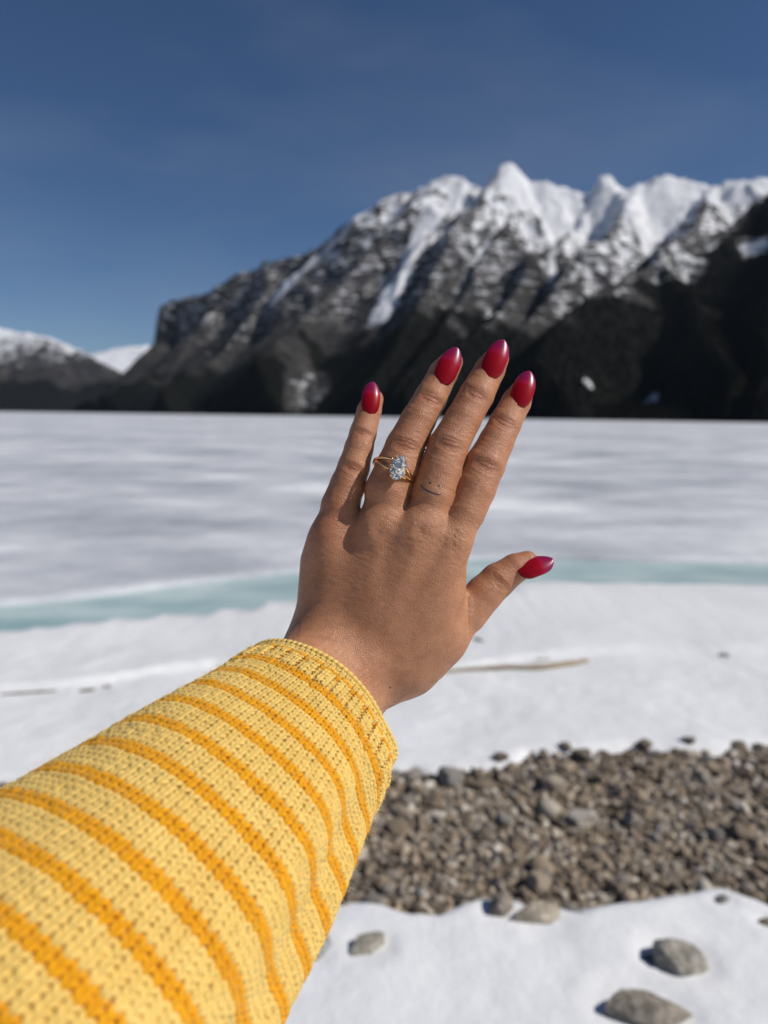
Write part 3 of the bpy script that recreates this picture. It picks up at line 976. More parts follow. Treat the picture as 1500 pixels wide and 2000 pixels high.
# ------------------------------------------------------------------ the outstretched hand: signed distance field -> mesh
Z0 = 0.37
PXM = Z0 / FPX
def HP(px, py, w):
    """photo pixel and millimetres towards the viewer -> camera space"""
    w = w - 0.09 * (px - 760) * PXM * 1000 - 0.20 * max(0.0, 1150 - py) * PXM * 1000   # the hand leans back and turns a little
    return pix_cam(px, py, Z0 - w * 0.001)

FINGERS = {
    'little': [(645, 1050, -9.0, 30), (664, 988, -6.0, 36), (679, 948, -5.5, 33), (691, 912, -5.0, 30), (701, 876, -5.5, 27.3), (709, 846, -6.5, 25.5), (721, 803, -9.0, 23.3), (729, 780, -11.0, 20)],
    'ring': [(735, 1040, -3.0, 30), (757, 960, 0.5, 43.5), (775, 915, 1.0, 40.0), (791, 872, 1.0, 36.5), (817, 820, 0.5, 33), (841, 777, -1.0, 31), (866, 729, -4.0, 28), (881, 707, -6.0, 23)],
    'middle': [(818, 1045, 1, 30), (845, 967, 4, 40.5), (860, 918, 4.5, 38.5), (875, 873, 4.5, 37.5), (904, 820, 4, 34), (931, 771, 2.5, 33), (956, 723, -1, 29.5), (970, 700, -3, 24)],
    'index': [(885, 1055, -2, 30), (908, 1000, 1.5, 38.5), (927, 955, 1.5, 39), (947, 908, 1, 38), (969, 864, 0, 33.3), (987, 826, -2, 31), (1008, 786, -5, 28.5), (1019, 765, -7, 23.5)],
    'thumb': [(862, 1250, -18, 42), (912, 1198, -21, 39), (945, 1160, -22, 36), (972, 1134, -22, 34), (1006, 1110, -22, 28.5), (1030, 1096, -22, 20.5)],
}
FING_NODES = {p for ch in FINGERS.values() for p in ch[1:]}
PALM = [
    # (p1 px,py,w,r) -> (p2 px,py,w,r)
    ((645, 1048, -6, 35), (650, 1250, -13, 46)),
    ((732, 1035, 1, 36), (690, 1262, -10, 52)),
    ((812, 1035, 5, 37), (738, 1272, -9, 52)),
    ((882, 1058, 2, 35), (778, 1285, -12, 48)),
    ((632, 1100, -15, 42), (628, 1235, -16, 50)),           # outer edge of the palm
    ((866, 1120, -9, 34), (850, 1235, -13, 44)),            # edge over the thumb web
    ((850, 1165, -12, 40), (800, 1290, -18, 50)),
    ((862, 1250, -18, 44), (795, 1302, -18, 52)),           # thumb metacarpal
    ((700, 1120, -16, 50), (740, 1250, -20, 56)),           # palm pad
    ((800, 1130, -16, 46), (770, 1250, -20, 56)),
]
FORE = [((624, 1272, -12, 62), (440, 1490, 62, 92)), ((712, 1345, -16, 58), (510, 1580, 55, 88)), ((668, 1308, -12, 70), (470, 1535, 62, 100))]

def cone_sdf(P, a, b, r1, r2):
    ba = b - a
    L2 = ba @ ba; rr = r1 - r2; a2 = L2 - rr * rr; il2 = 1.0 / L2
    pa = P - a
    y = pa @ ba
    z = y - L2
    q = pa * L2 - y[..., None] * ba
    x2 = np.einsum('...i,...i->...', q, q)
    y2 = y * y * L2; z2 = z * z * L2
    k = np.sign(rr) * rr * rr * x2
    d = (np.sqrt(x2 * a2 * il2) + y * rr) * il2 - r1
    c1 = np.sign(z) * a2 * z2 > k
    c2 = np.sign(y) * a2 * y2 < k
    d = np.where(c2, np.sqrt(x2 + y2) * il2 - r1, d)
    d = np.where(c1, np.sqrt(x2 + z2) * il2 - r2, d)
    return d

def smin(a, b, k):
    h = np.maximum(k - np.abs(a - b), 0) / k
    return np.minimum(a, b) - h * h * k * 0.25

def build_hand_mesh():
    h = 0.00058
    lo = np.array([pix_cam(515, 1000, 0.37)[0], pix_cam(750, 1500, 0.37)[1], -0.425])
    hi = np.array([pix_cam(1070, 1000, 0.40)[0], pix_cam(750, 655, 0.38)[1], -0.318])
    n = np.ceil((hi - lo) / h).astype(int)
    ax = [(lo[i] + np.arange(n[i]) * h).astype(np.float32) for i in range(3)]
    BIG = 0.05
    def box(pts, m):
        pts = np.array(pts)
        a = np.clip(((pts.min(0) - m - lo) / h).astype(int), 0, n - 1); b = np.clip(((pts.max(0) + m - lo) / h).astype(int) + 1, 1, n)
        return a, b
    def coords(a, b):
        X, Y, Z = np.meshgrid(ax[0][a[0]:b[0]], ax[1][a[1]:b[1]], ax[2][a[2]:b[2]], indexing='ij')
        return np.stack([X, Y, Z], -1)
    def add_cone(F, p1, p2, k):
        A, B = HP(*p1[:3]), HP(*p2[:3])
        g_ = 1.07 if p1 in FING_NODES else 1.0
        r1, r2 = p1[3] * PXM * g_, p2[3] * PXM * g_
        r = max(r1, r2) + 0.012
        a, b = box([A - r, A + r, B - r, B + r], 0)
        if (b <= a).any(): return
        d = cone_sdf(coords(a, b), A.astype(np.float32), B.astype(np.float32), r1, r2).astype(np.float32)
        sl = tuple(slice(a[i], b[i]) for i in range(3))
        F[sl] = smin(F[sl], d, k) if k > 0 else np.minimum(F[sl], d)
    palm = np.full(n, BIG, dtype=np.float32)
    for p1, p2 in PALM: add_cone(palm, p1, p2, 0.014)
    fore = np.full(n, BIG, dtype=np.float32)
    for p1, p2 in FORE: add_cone(fore, p1, p2, 0.012)
    palm = smin(palm, fore, np.float32(0.014))
    out = palm.copy()
    for nm, ch in FINGERS.items():
        F = np.full(n, BIG, dtype=np.float32)
        for p1, p2 in zip(ch[:-1], ch[1:]): add_cone(F, p1, p2, 0.0012)
        kk = np.float32(0.009 if nm != 'thumb' else 0.006)
        out = np.minimum(out, smin(palm, F, kk))
    return surface_nets(out, lo, h)

def surface_nets(F, lo, h):
    nx, ny, nz = F.shape
    S = F < 0
    c = [S[i:nx - 1 + i, j:ny - 1 + j, k:nz - 1 + k] for i in (0, 1) for j in (0, 1) for k in (0, 1)]
    allin = c[0].copy(); anyin = c[0].copy()
    for q in c[1:]:
        allin &= q; anyin |= q
    act = anyin & ~allin
    I = np.argwhere(act)
    idx = np.full(act.shape, -1, dtype=np.int64); idx[act] = np.arange(len(I))
    acc = np.zeros((len(I), 3)); cnt = np.zeros(len(I))
    cor = [(i, j, k) for i in (0, 1) for j in (0, 1) for k in (0, 1)]
    vals = {q: F[I[:, 0] + q[0], I[:, 1] + q[1], I[:, 2] + q[2]].astype(np.float64) for q in cor}
    for p in cor:
        for axn in range(3):
            if p[axn] == 0:
                q = list(p); q[axn] = 1; q = tuple(q)
                a, b = vals[p], vals[q]
                m = (a < 0) != (b < 0)
                t = np.where(m, a / np.where(m, a - b, 1), 0)
                pt = np.tile(np.array(p, float), (len(I), 1)); pt[:, axn] = t
                acc[m] += pt[m]; cnt[m] += 1
    V = lo + (I + acc / cnt[:, None]) * h
    quads = []
    for axn in range(3):
        o1, o2 = [(1, 2), (2, 0), (0, 1)][axn]
        sl0 = [slice(None)] * 3; sl1 = [slice(None)] * 3
        sl0[axn] = slice(0, -1); sl1[axn] = slice(1, None)
        a = S[tuple(sl0)]; b = S[tuple(sl1)]
        E = np.argwhere(a != b)
        m = (E[:, o1] > 0) & (E[:, o2] > 0) & (E[:, o1] < F.shape[o1] - 1) & (E[:, o2] < F.shape[o2] - 1)
        E = E[m]
        flip = a[E[:, 0], E[:, 1], E[:, 2]]
        d1 = np.zeros(3, int); d1[o1] = 1; d2 = np.zeros(3, int); d2[o2] = 1
        g = lambda e: idx[e[:, 0], e[:, 1], e[:, 2]]
        q = np.stack([g(E), g(E - d1), g(E - d1 - d2), g(E - d2)], 1)
        q = np.where(flip[:, None], q, q[:, ::-1])
        quads.append(q)
    Q = np.concatenate(quads)
    Q = Q[(Q >= 0).all(1)]
    return V, Q

def vert_normals(V, Q):
    n = np.cross(V[Q[:, 2]] - V[Q[:, 0]], V[Q[:, 3]] - V[Q[:, 1]])
    N = np.zeros_like(V)
    for i in range(4):
        for a in range(3): N[:, a] += np.bincount(Q[:, i], weights=n[:, a], minlength=len(V))
    return N / (np.linalg.norm(N, axis=1)[:, None] + 1e-20)

def laplace(V, Q, it, lam):
    E = np.concatenate([Q[:, [0, 1]], Q[:, [1, 2]], Q[:, [2, 3]], Q[:, [3, 0]]])
    E = np.concatenate([E, E[:, ::-1]])
    cnt = np.bincount(E[:, 0], minlength=len(V))
    for i in range(it):
        S = np.stack([np.bincount(E[:, 0], weights=V[E[:, 1], a], minlength=len(V)) for a in range(3)], 1)
        l = lam if i % 2 == 0 else -lam * 1.02
        V = V + l * (S / np.maximum(cnt, 1)[:, None] - V)
    return V

def to_pix(V):
    z = -V[:, 2]
    return 750 + V[:, 0] / z * FPX, 1000 - V[:, 1] / z * FPX

def crease_disp(u, v, c, d, hw, lines, curv=0.0):
    """lines across a finger: c centre px, d unit direction towards the tip, hw half width px; lines = (offset, depth mm, sigma px)"""
    s = (u - c[0]) * d[0] + (v - c[1]) * d[1]
    t = (u - c[0]) * (-d[1]) + (v - c[1]) * d[0]
    fall = np.clip(1 - (t / hw) ** 2, 0, 1)
    wob = 1.6 * (vnoise2(t / 7 + c[0], s * 0 + c[1], 5) - 0.5)
    r = np.zeros_like(u)
    for off, dep, sg in lines:
        cv = curv * (abs(off) / 8.0 + 0.25) * (1 if off >= 0 else -1)
        ss = s - off + cv * (t / hw) ** 2 * 6 + wob
        r -= dep * np.exp(-(ss / sg) ** 2) * fall ** 0.8
    return r

def largest_piece(V, Q):
    lab = np.arange(len(V))
    while True:
        m = lab[Q].min(1)
        new = lab.copy()
        for i in range(4): np.minimum.at(new, Q[:, i], m)
        new = new[new]
        if (new == lab).all(): break
        lab = new
    big = np.bincount(lab).argmax()
    keep = lab == big
    re = np.cumsum(keep) - 1
    return V[keep], re[Q[keep[Q[:, 0]]]]

V, Q = build_hand_mesh()
V, Q = largest_piece(V, Q)
V = laplace(V, Q, 30, 0.6)
N = vert_normals(V, Q)
u, v = to_pix(V)
dors = smooth(0.05, 0.5, N[:, 2])
disp = np.zeros(len(V)); flush = np.zeros(len(V))
def fdir(f, i): 
    a, b = FINGERS[f][i], FINGERS[f][i + 1]
    d = np.array([b[0] - a[0], b[1] - a[1]], float); return d / np.linalg.norm(d)
PIPL = [(-13, 0.22, 2.2), (-8, 0.34, 2.0), (-3, 0.46, 2.3), (2, 0.30, 1.9), (6.5, 0.42, 2.2), (12, 0.22, 2.0)]
DIPL = [(-8, 0.20, 2.0), (-3, 0.36, 2.1), (2, 0.24, 1.8), (6, 0.30, 2.0), (11, 0.14, 2.0)]
for f, pc, dc in (('little', (690, 914), (709, 846)), ('ring', (794, 870), (842, 781)), ('middle', (881, 868), (931, 772)), ('index', (953, 910), (986, 827))):
    sc = 0.75 if f == 'little' else 1.0
    dsel = dors
    # only on the finger that owns the crease: limit to its neighbourhood
    for c, L, hw, k in ((pc, PIPL, 30 * sc, 2), (dc, DIPL, 24 * sc, 4)):
        d = fdir(f, k - 1)
        disp += dsel * crease_disp(u, v, c, d, hw, [(o * sc, dp * sc * 1.0, sg) for o, dp, sg in L], 0.5) * 2.1
        s = (u - c[0]) * d[0] + (v - c[1]) * d[1]; t = (u - c[0]) * (-d[1]) + (v - c[1]) * d[0]
        g = np.exp(-(s / (17 * sc)) ** 2 - (t / (24 * sc)) ** 2)
        disp += dors * 0.15 * sc * np.exp(-(s / (26 * sc)) ** 2 - (t / (24 * sc)) ** 2)
        flush = np.maximum(flush, 0.8 * g)
# thumb joint folds
dth = fdir('thumb', 2)
disp += dors * crease_disp(u, v, (980, 1140), dth, 30, [(-9, 0.18, 2.0), (-4, 0.3, 2.0), (1, 0.42, 2.2), (6, 0.25, 2.0)], 0.4) * 1.6
# knuckles: soft bumps, hollows between them and tendons
for (cx, cy, rr, am) in ((738, 1032, 15, -0.8), (690, 1040, 22, -0.3), (786, 1008, 16, -0.5), (822, 1036, 12, -0.6), (888, 1042, 12, -0.6),
                         (846, 1020, 18, 0.4), (906, 1030, 18, 0.4), (775, 1050, 26, 0.4), (650, 1075, 30, 0.3)):
    disp += dors * am * np.exp(-((u - cx) ** 2 + (v - cy) ** 2) / rr ** 2)
def seg_d(u, v, a, b):
    dx, dy = b[0] - a[0], b[1] - a[1]
    t = np.clip(((u - a[0]) * dx + (v - a[1]) * dy) / (dx * dx + dy * dy), 0, 1)
    return np.hypot(u - a[0] - t * dx, v - a[1] - t * dy), t
for a, b, am in (((812, 1070), (755, 1200), 0.5), ((740, 1070), (712, 1190), 0.4), ((872, 1085), (800, 1200), 0.4)):
    d, t = seg_d(u, v, a, b)
    disp += dors * am * np.exp(-(d / 13) ** 2) * (1 - t)
# fine wrinkles across knuckle skin, wrist and finger backs
wr = vnoise2((u * 0.93 + v * 0.37) / 16, (v * 0.93 - u * 0.37) / 2.6, 91) - 0.5
disp += dors * 0.16 * wr * smooth(1300, 1100, v) 
wr2 = vnoise2((u * 0.80 - v * 0.25) / 26, (v * 0.55 + u * 0.45) / 3.2, 92) - 0.5
disp += dors * 0.20 * wr2 * smooth(1160, 1290, v)
kn = np.exp(-((u - 892) ** 2 + (v - 1052) ** 2) / 26 ** 2) + 0.8 * np.exp(-((u - 822) ** 2 + (v - 1045) ** 2) / 28 ** 2)
disp += dors * 0.55 * kn * (vnoise2(u / 5.5, v / 4.0, 93) - 0.5)
# crease where the back of the hand folds over the thumb base
d, t = seg_d(u, v, (913, 1168), (916, 1240))
disp -= dors * 0.7 * np.exp(-(d / 3.2) ** 2) * (1 - 0.7 * t)
flush = np.maximum(flush, 0.5 * np.exp(-((u - 640) ** 2 + (v - 1010) ** 2) / 70 ** 2))
for f in FINGERS:
    tx, ty = FINGERS[f][-1][:2]
    flush = np.maximum(flush, 0.5 * np.exp(-((u - tx) ** 2 + (v - ty) ** 2) / 60 ** 2))
flush = np.maximum(flush, 0.22 * smooth(1010, 960, v))
V = V + N * (disp * 0.001)[:, None]

ELBOW = cam_to_world(pix_cam(-60, 2230, 0.16))
person = link('person', None, label='outstretched arm of a person in a striped yellow knitted sleeve, hand with red nails', cat='person')
person.location = ELBOW
hand_me = mesh_from('hand', cam_to_world(V), Q)
add_attr(hand_me, 'flush', flush)
hand = link('hand', hand_me, M_SKIN, person)

from mathutils.bvhtree import BVHTree
BV = BVHTree.FromPolygons([Vector(p) for p in V], [list(map(int, q)) for q in Q])
def skin_hit(px, py):
    d = Vector(pix_cam(px, py, 1.0)).normalized()
    loc, nrm, i, dist = BV.ray_cast(Vector((0, 0, 0)), d)
    return (np.array(loc), np.array(nrm)) if loc is not None else (None, None)

# nails: thin curved almond plates
def nail(base, tip, width_px, roll, tilt, lift, name_label=None, wbase=None):
    bl, bn = skin_hit(*base)
    zb = -bl[2]
    tip_z = zb + (tilt + 2.4) * 0.001
    A = bl.copy(); B = pix_cam(tip[0], tip[1], tip_z)
    a = B - A; L = np.linalg.norm(a); a /= L
    nrm = np.array([0, 0, 1.0]); nrm = nrm - a * (nrm @ a); nrm /= np.linalg.norm(nrm)
    b = np.cross(nrm, a)
    cr, sr = math.cos(roll), math.sin(roll)
    nrm, b = nrm * cr + b * sr, b * cr - nrm * sr
    hw = width_px * 0.48 * PXM
    ns, nt = 36, 21
    s = np.linspace(0, 1, ns)
    s = 0.5 - 0.5 * np.cos(math.pi * s)
    def w_of(s):
        base_r = np.sqrt(np.clip(1 - ((0.34 - s) / 0.34).clip(0, 1) ** 2, 0, 1))
        tip_r = (np.clip(1 - ((s - 0.50) / 0.50).clip(0, 1) ** 2.2, 0, 1)) ** 0.54
        return (0.42 + 0.58 * base_r) * np.where(s < 0.02, 0.5, 1) * tip_r * (0.95 + 0.05 * np.sin(s * math.pi)) if False else base_r ** 0.8 * tip_r
    w = np.maximum(w_of(s), 0.012) * hw
    t = np.linspace(-1, 1, nt)
    S, Tt = np.meshgrid(s, t, indexing='ij'); W = np.repeat(w[:, None], nt, 1)
    lat = np.sin(Tt * 1.05) / math.sin(1.05)
    sag = (1 - np.cos(Tt * 1.05)) / math.sin(1.05)
    arch = 0.0011 * np.sin(np.pi * np.clip(S, 0, 1)) - 0.0006 * (S - 0.6).clip(0, 1)
    Pc = A[None, None] + a * (L * S)[..., None]
    top = Pc + b * (W * lat)[..., None] + nrm * (arch - W * sag * 0.72 + lift * 0.001)[..., None]
    bot = top - nrm * 0.0006
    V2 = np.concatenate([top.reshape(-1, 3), bot.reshape(-1, 3)])
    gf = grid_faces(ns, nt); m = ns * nt
    F = [gf, gf[:, ::-1] + m]
    rim = [i * nt for i in range(ns)] + [(ns - 1) * nt + j for j in range(1, nt)] + [i * nt + nt - 1 for i in range(ns - 2, -1, -1)] + [j for j in range(nt - 2, 0, -1)]
    rim = np.array(rim); nx_ = np.roll(rim, -1)
    F.append(np.stack([rim, nx_, nx_ + m, rim + m], 1)[:, ::-1])
    V2w = cam_to_world(V2)
    me = mesh_from('fingernail', V2w, np.concatenate(F))
    al = np.concatenate([(S + 0.045 * (1 - Tt ** 2) * -1 + 0.03).ravel()] * 2)
    add_attr(me, 'along', al)
    bm = bmesh.new(); bm.from_mesh(me); bmesh.ops.recalc_face_normals(bm, faces=bm.faces); bm.to_mesh(me); bm.free()
    return link('fingernail', me, M_NAIL, hand)

nail((722, 808), (728, 745), 40, -0.12, 3.5, 0.15)
nail((861, 748), (893, 678), 48, 0.0, 4.0, 0.15)
nail((955, 735), (984, 663), 50, 0.05, 4.0, 0.15)
nail((1012, 792), (1034, 724), 48, 0.12, 4.0, 0.15)
nail((1011, 1115), (1080, 1091), 52, 0.75, 1.5, 0.3)

# small tattoo and mole, flat marks following the skin
M_INK = mat_plain('ink', (0.085, 0.062, 0.055), 0.6)
M_MOLE = mat_plain('mole', (0.10, 0.045, 0.03), 0.6)
def skin_stroke(name, pts, rad, mat, lift=0.00004):
    t = np.linspace(0, len(pts) - 1, max(2, (len(pts) - 1) * 6 + 1))
    P = np.array(pts, float)
    x = np.interp(t, np.arange(len(P)), P[:, 0]); y = np.interp(t, np.arange(len(P)), P[:, 1]); r = np.interp(t, np.arange(len(P)), rad)
    dx, dy = np.gradient(x), np.gradient(y); l = np.hypot(dx, dy) + 1e-9
    nx, ny = -dy / l, dx / l
    Vv = []
    for i in range(len(x)):
        for k in (-1, -0.5, 0, 0.5, 1):
            h, n = skin_hit(x[i] + nx[i] * r[i] * k, y[i] + ny[i] * r[i] * k)
            Vv.append(h + n * lift)
    me = mesh_from(name, cam_to_world(np.array(Vv)), grid_faces(len(x), 5))
    return link(name, me, mat, hand)
def skin_dot(name, c, r, mat, lift=0.00005):
    h, n = skin_hit(*c)
    Vv = [h + n * lift * 2]
    for k in range(12):
        a = k * math.pi / 6
        p, n2 = skin_hit(c[0] + r * math.cos(a), c[1] + r * math.sin(a)); Vv.append(p + n2 * lift * 0.5)
    F = np.array([[0, 1 + (k + 1) % 12, 1 + k] for k in range(12)])
    me = mesh_from(name, cam_to_world(np.array(Vv)), F)
    return link(name, me, mat, hand)
skin_stroke('tattoo_smile', [(821, 946), (825, 952), (832, 957), (840, 961), (848, 964), (855, 966), (861, 965.5)], [1.0, 1.9, 1.7, 2.0, 1.7, 1.5, 0.9], M_INK)
skin_dot('tattoo_eye', (840, 943), 2.6, M_INK)
skin_dot('tattoo_eye', (857, 949), 2.6, M_INK)
skin_dot('mole', (762, 1343), 2.0, M_MOLE)

# ------------------------------------------------------------------ ring with an oval stone
def tube(P, r, sides=8, closed=False):
    P = np.array(P, float); n = len(P)
    r = np.broadcast_to(np.asarray(r, float), (n,))
    T = (np.roll(P, -1, 0) - np.roll(P, 1, 0)) if closed else np.gradient(P, axis=0)
    T /= np.linalg.norm(T, axis=1)[:, None]
    ref = np.array([0.3, 0.8, 0.52]); ref /= np.linalg.norm(ref)
    S = np.cross(T, ref); S /= np.linalg.norm(S, axis=1)[:, None]
    U = np.cross(S, T)
    a = np.arange(sides) * 2 * math.pi / sides
    Vv = (P[:, None] + r[:, None, None] * (np.cos(a)[None, :, None] * S[:, None] + np.sin(a)[None, :, None] * U[:, None])).reshape(-1, 3)
    F = []
    for i in range(n if closed else n - 1):
        k = (i + 1) % n
        for j in range(sides):
            F.append([i * sides + j, k * sides + j, k * sides + (j + 1) % sides, i * sides + (j + 1) % sides])
    if not closed:   # caps through a centre vertex
        Vv = np.concatenate([Vv, P[:1], P[-1:]]); c0, c1 = n * sides, n * sides + 1
        for j in range(0, sides, 2):
            F.append([c0, j, (j + 1) % sides, (j + 2) % sides])
            F.append([c1, (n - 1) * sides + (j + 2) % sides, (n - 1) * sides + (j + 1) % sides, (n - 1) * sides + j])
    return Vv, np.array(F)

def merge(parts):
    Vs, Fs, o = [], [], 0
    for a, b in parts:
        Vs.append(a); Fs.append(b + o); o += len(a)
    return np.concatenate(Vs), np.concatenate(Fs)

def build_ring():
    # finger frame at the ring: axis along the finger, x across, n towards the viewer
    A, B = HP(757, 962, 1), HP(790, 874, 1)
    ax_ = (B - A) / np.linalg.norm(B - A)
    nv = np.array([0.0, 0, 1]); nv = nv - ax_ * (nv @ ax_); nv /= np.linalg.norm(nv)
    bx = np.cross(ax_, nv)                       # across, to the right
    # band sits tilted: left side higher on the finger than the right one
    C = HP(769, 924, 1)
    rad = 42.6 * PXM + 0.0006
    tilt = 0.36
    def band_pt(th, off):
        # th = 0 on top of the finger
        p = C + bx * (rad * math.sin(th)) + nv * (rad * math.cos(th)) + ax_ * (-math.sin(th) * rad * tilt * 0.55 + off)
        return p
    root = link('engagement_ring', None, label='gold split-band ring with a large oval diamond on the ring finger', cat='ring')
    root.location = cam_to_world(C)
    bands = []
    for sgn in (-1, 1):
        pts = []
        for k in range(97):
            th = math.radians(14 + 332 * k / 96)
            ds = min(th, 2 * math.pi - th)
            off = sgn * (0.0006 + 0.0019 * smooth(math.radians(75), math.radians(12), ds))
            p = band_pt(th, off)
            p = p + nv * 0.0012 * float(smooth(math.radians(60), math.radians(10), ds))
            pts.append(p)
        bands.append(tube(pts, 0.00072, 10))
    Vb, Fb = merge(bands)
    link('band', mesh_from('band', cam_to_world(Vb), Fb), M_GOLD, root)
    # the stone: oval cut, long axis along the finger
    ctr = HP(773, 927, 1) + nv * (rad + 0.0030)
    la = pix_cam(784, 893, 0.36) - pix_cam(768, 941, 0.36); la = la - nv * (la @ nv); la /= np.linalg.norm(la)
    lb = np.cross(la, nv)
    a_, b_ = 0.0063, 0.0041
    m = 16
    def ringp(scale, h, off, cnt):
        return [ctr + la * (a_ * scale * math.cos(2 * math.pi * (k + off) / cnt)) + lb * (b_ * scale * math.sin(2 * math.pi * (k + off) / cnt)) + nv * h for k in range(cnt)]
    Vd = []
    Vd += ringp(0.50, 0.00130, 0.5, m // 2)
    Vd += ringp(0.66, 0.00112, 0.0, m // 2)
    Vd += ringp(0.84, 0.00072, 0.5, m)
    Vd += ringp(1.0, 0.00010, 0.0, m * 2)
    Vd += ringp(1.0, -0.00010, 0.0, m * 2)
    Vd += ringp(0.72, -0.00105, 0.5, m)
    Vd += ringp(0.40, -0.00210, 0.0, m // 2)
    Vd += [ctr - nv * 0.0029]
    bm = bmesh.new()
    bmv = [bm.verts.new(cam_to_world(p)) for p in Vd]
    bmesh.ops.convex_hull(bm, input=bm.verts)
    me = bpy.data.meshes.new('diamond'); bm.to_mesh(me); bm.free()
    link('diamond', me, M_DIAMOND, root)
    # basket and prongs
    Vk, Fk = merge([tube(ringp(0.80, -0.0012, 0.0, 40), 0.00030, 8, True), tube(ringp(0.45, -0.0026, 0.0, 40), 0.00030, 8, True)])
    link('basket', mesh_from('basket', cam_to_world(Vk), Fk), M_GOLD, root)
    for ang in (38, 142, 218, 322, 90, 270):
        t = math.radians(ang); c, s = math.cos(t), math.sin(t)
        P = [ctr + la * (a_ * q * c) + lb * (b_ * q * s) + nv * hh for q, hh in ((0.42, -0.0030), (0.75, -0.0016), (1.01, -0.0002), (1.03, 0.0003), (0.93, 0.0008))]
        Vp, Fp = tube(P, [0.00032, 0.00032, 0.00032, 0.00036, 0.00034], 8)
        link('prong', mesh_from('prong', cam_to_world(Vp), Fp), M_GOLD, root)
build_ring()

# ------------------------------------------------------------------ knitted sleeve: every stitch is yarn
# axis from the cuff towards the elbow, in camera space; radii and cross-section
C_CUFF = pix_cam(606, 1411, 0.352); C_NEAR = pix_cam(272, 1780, 0.272)
A_DIR = (C_NEAR - C_CUFF) / np.linalg.norm(C_NEAR - C_CUFF)
A_L = np.linalg.norm(C_NEAR - C_CUFF)
axp = np.array([C_CUFF + A_DIR * q for q in (0, 0.03, 0.06, A_L, 0.16, 0.20, 0.25)])
axr = np.array([0.0412, 0.0462, 0.0530, 0.0605, 0.0700, 0.0735, 0.0750])
# continue past the elbow towards the shoulder, outside the picture
axp = np.concatenate([axp, [axp[-1] + np.array([-0.02, -0.03, 0.05]), axp[-1] + np.array([-0.03, -0.03, 0.12])]])
axr = np.concatenate([axr, [0.078, 0.082]])
cum = np.concatenate([[0], np.cumsum(np.linalg.norm(np.diff(axp, axis=0), axis=1))])
SL_LEN = cum[-1]
tt = np.linspace(0, SL_LEN, 400)
axs = np.stack([np.interp(tt, cum, axp[:, i]) for i in range(3)], 1); rs = np.interp(tt, cum, axr)
for _ in range(120):
    axs[1:-1] = (axs[:-2] + 2 * axs[1:-1] + axs[2:]) / 4; rs[1:-1] = (rs[:-2] + 2 * rs[1:-1] + rs[2:]) / 4
axt = np.gradient(axs, axis=0); axt /= np.linalg.norm(axt, axis=1)[:, None]
E1 = np.cross(axt, np.array([0, 0, 1.0])); E1 /= np.linalg.norm(E1, axis=1)[:, None]
E2 = np.cross(E1, axt)

def sleeve_surf(th, U):
    """th angle, U metres from the cuff -> point, outward normal (camera space)"""
    i = np.clip(U / SL_LEN * 399, 0, 398.999)
    i0 = i.astype(int); f = (i - i0)[..., None]
    c = axs[i0] * (1 - f) + axs[i0 + 1] * f
    e1 = E1[i0] * (1 - f) + E1[i0 + 1] * f; e2 = E2[i0] * (1 - f) + E2[i0 + 1] * f
    r = rs[i0] * (1 - f[..., 0]) + rs[i0 + 1] * f[..., 0]
    c = c + axt[i0] * np.minimum(U, 0)[..., None]
    # soft drape: flattened, long folds on the underside, small waves
    ph = th
    k = 1 + 0.018 * np.sin(3 * ph + U * 22) + 0.012 * np.sin(5 * ph - U * 41 + 1.0)
    lowr = np.exp(-((np.mod(ph - FOLD_TH + math.pi, 2 * math.pi) - math.pi) / 0.28) ** 2)
    k = k - 0.11 * lowr * smooth(0.004, 0.05, U)
    lowr2 = np.exp(-((np.mod(ph - FOLD_TH - 0.42 + math.pi, 2 * math.pi) - math.pi) / 0.26) ** 2)
    k = k + 0.06 * lowr2 * smooth(0.0, 0.04, U)
    k = k + 0.02 * (vnoise2(ph * 2.2 + 50, U * 28, 17) - 0.5)
    cuffw = smooth(0.035, 0.0, U) * np.exp(-((np.mod(ph - 2.9 + math.pi, 2 * math.pi) - math.pi) / 0.7) ** 2)
    k = k + cuffw * (0.015 + 0.05 * np.sin(ph * 9.0))
    rr = r * k
    return c + rr[..., None] * (np.cos(ph)[..., None] * e1 + np.sin(ph)[..., None] * e2)

FOLD_TH = 2.30
NST = 98
_ru = np.concatenate([[0.0], np.cumsum(np.interp(np.arange(200) * 0.0026, [0, 0.02, 0.10, 0.2], [0.0020, 0.0021, 0.0027, 0.0028]))])
def row_u(r): return np.interp(r, np.arange(len(_ru)), _ru)
def row_h(r): return row_u(r + 1) - row_u(r)
STITCH = np.array([[-0.5, -0.18, -0.62], [-0.24, -0.10, -0.30], [-0.11, 0.18, 0.28], [-0.165, 0.48, 0.44], [-0.26, 0.80, 0.42], [-0.335, 1.10, 0.12],
                   [-0.27, 1.40, -0.35], [0.0, 1.52, -0.55], [0.27, 1.40, -0.35], [0.335, 1.10, 0.12], [0.26, 0.80, 0.42], [0.165, 0.48, 0.44], [0.11, 0.18, 0.28], [0.24, -0.10, -0.30]])

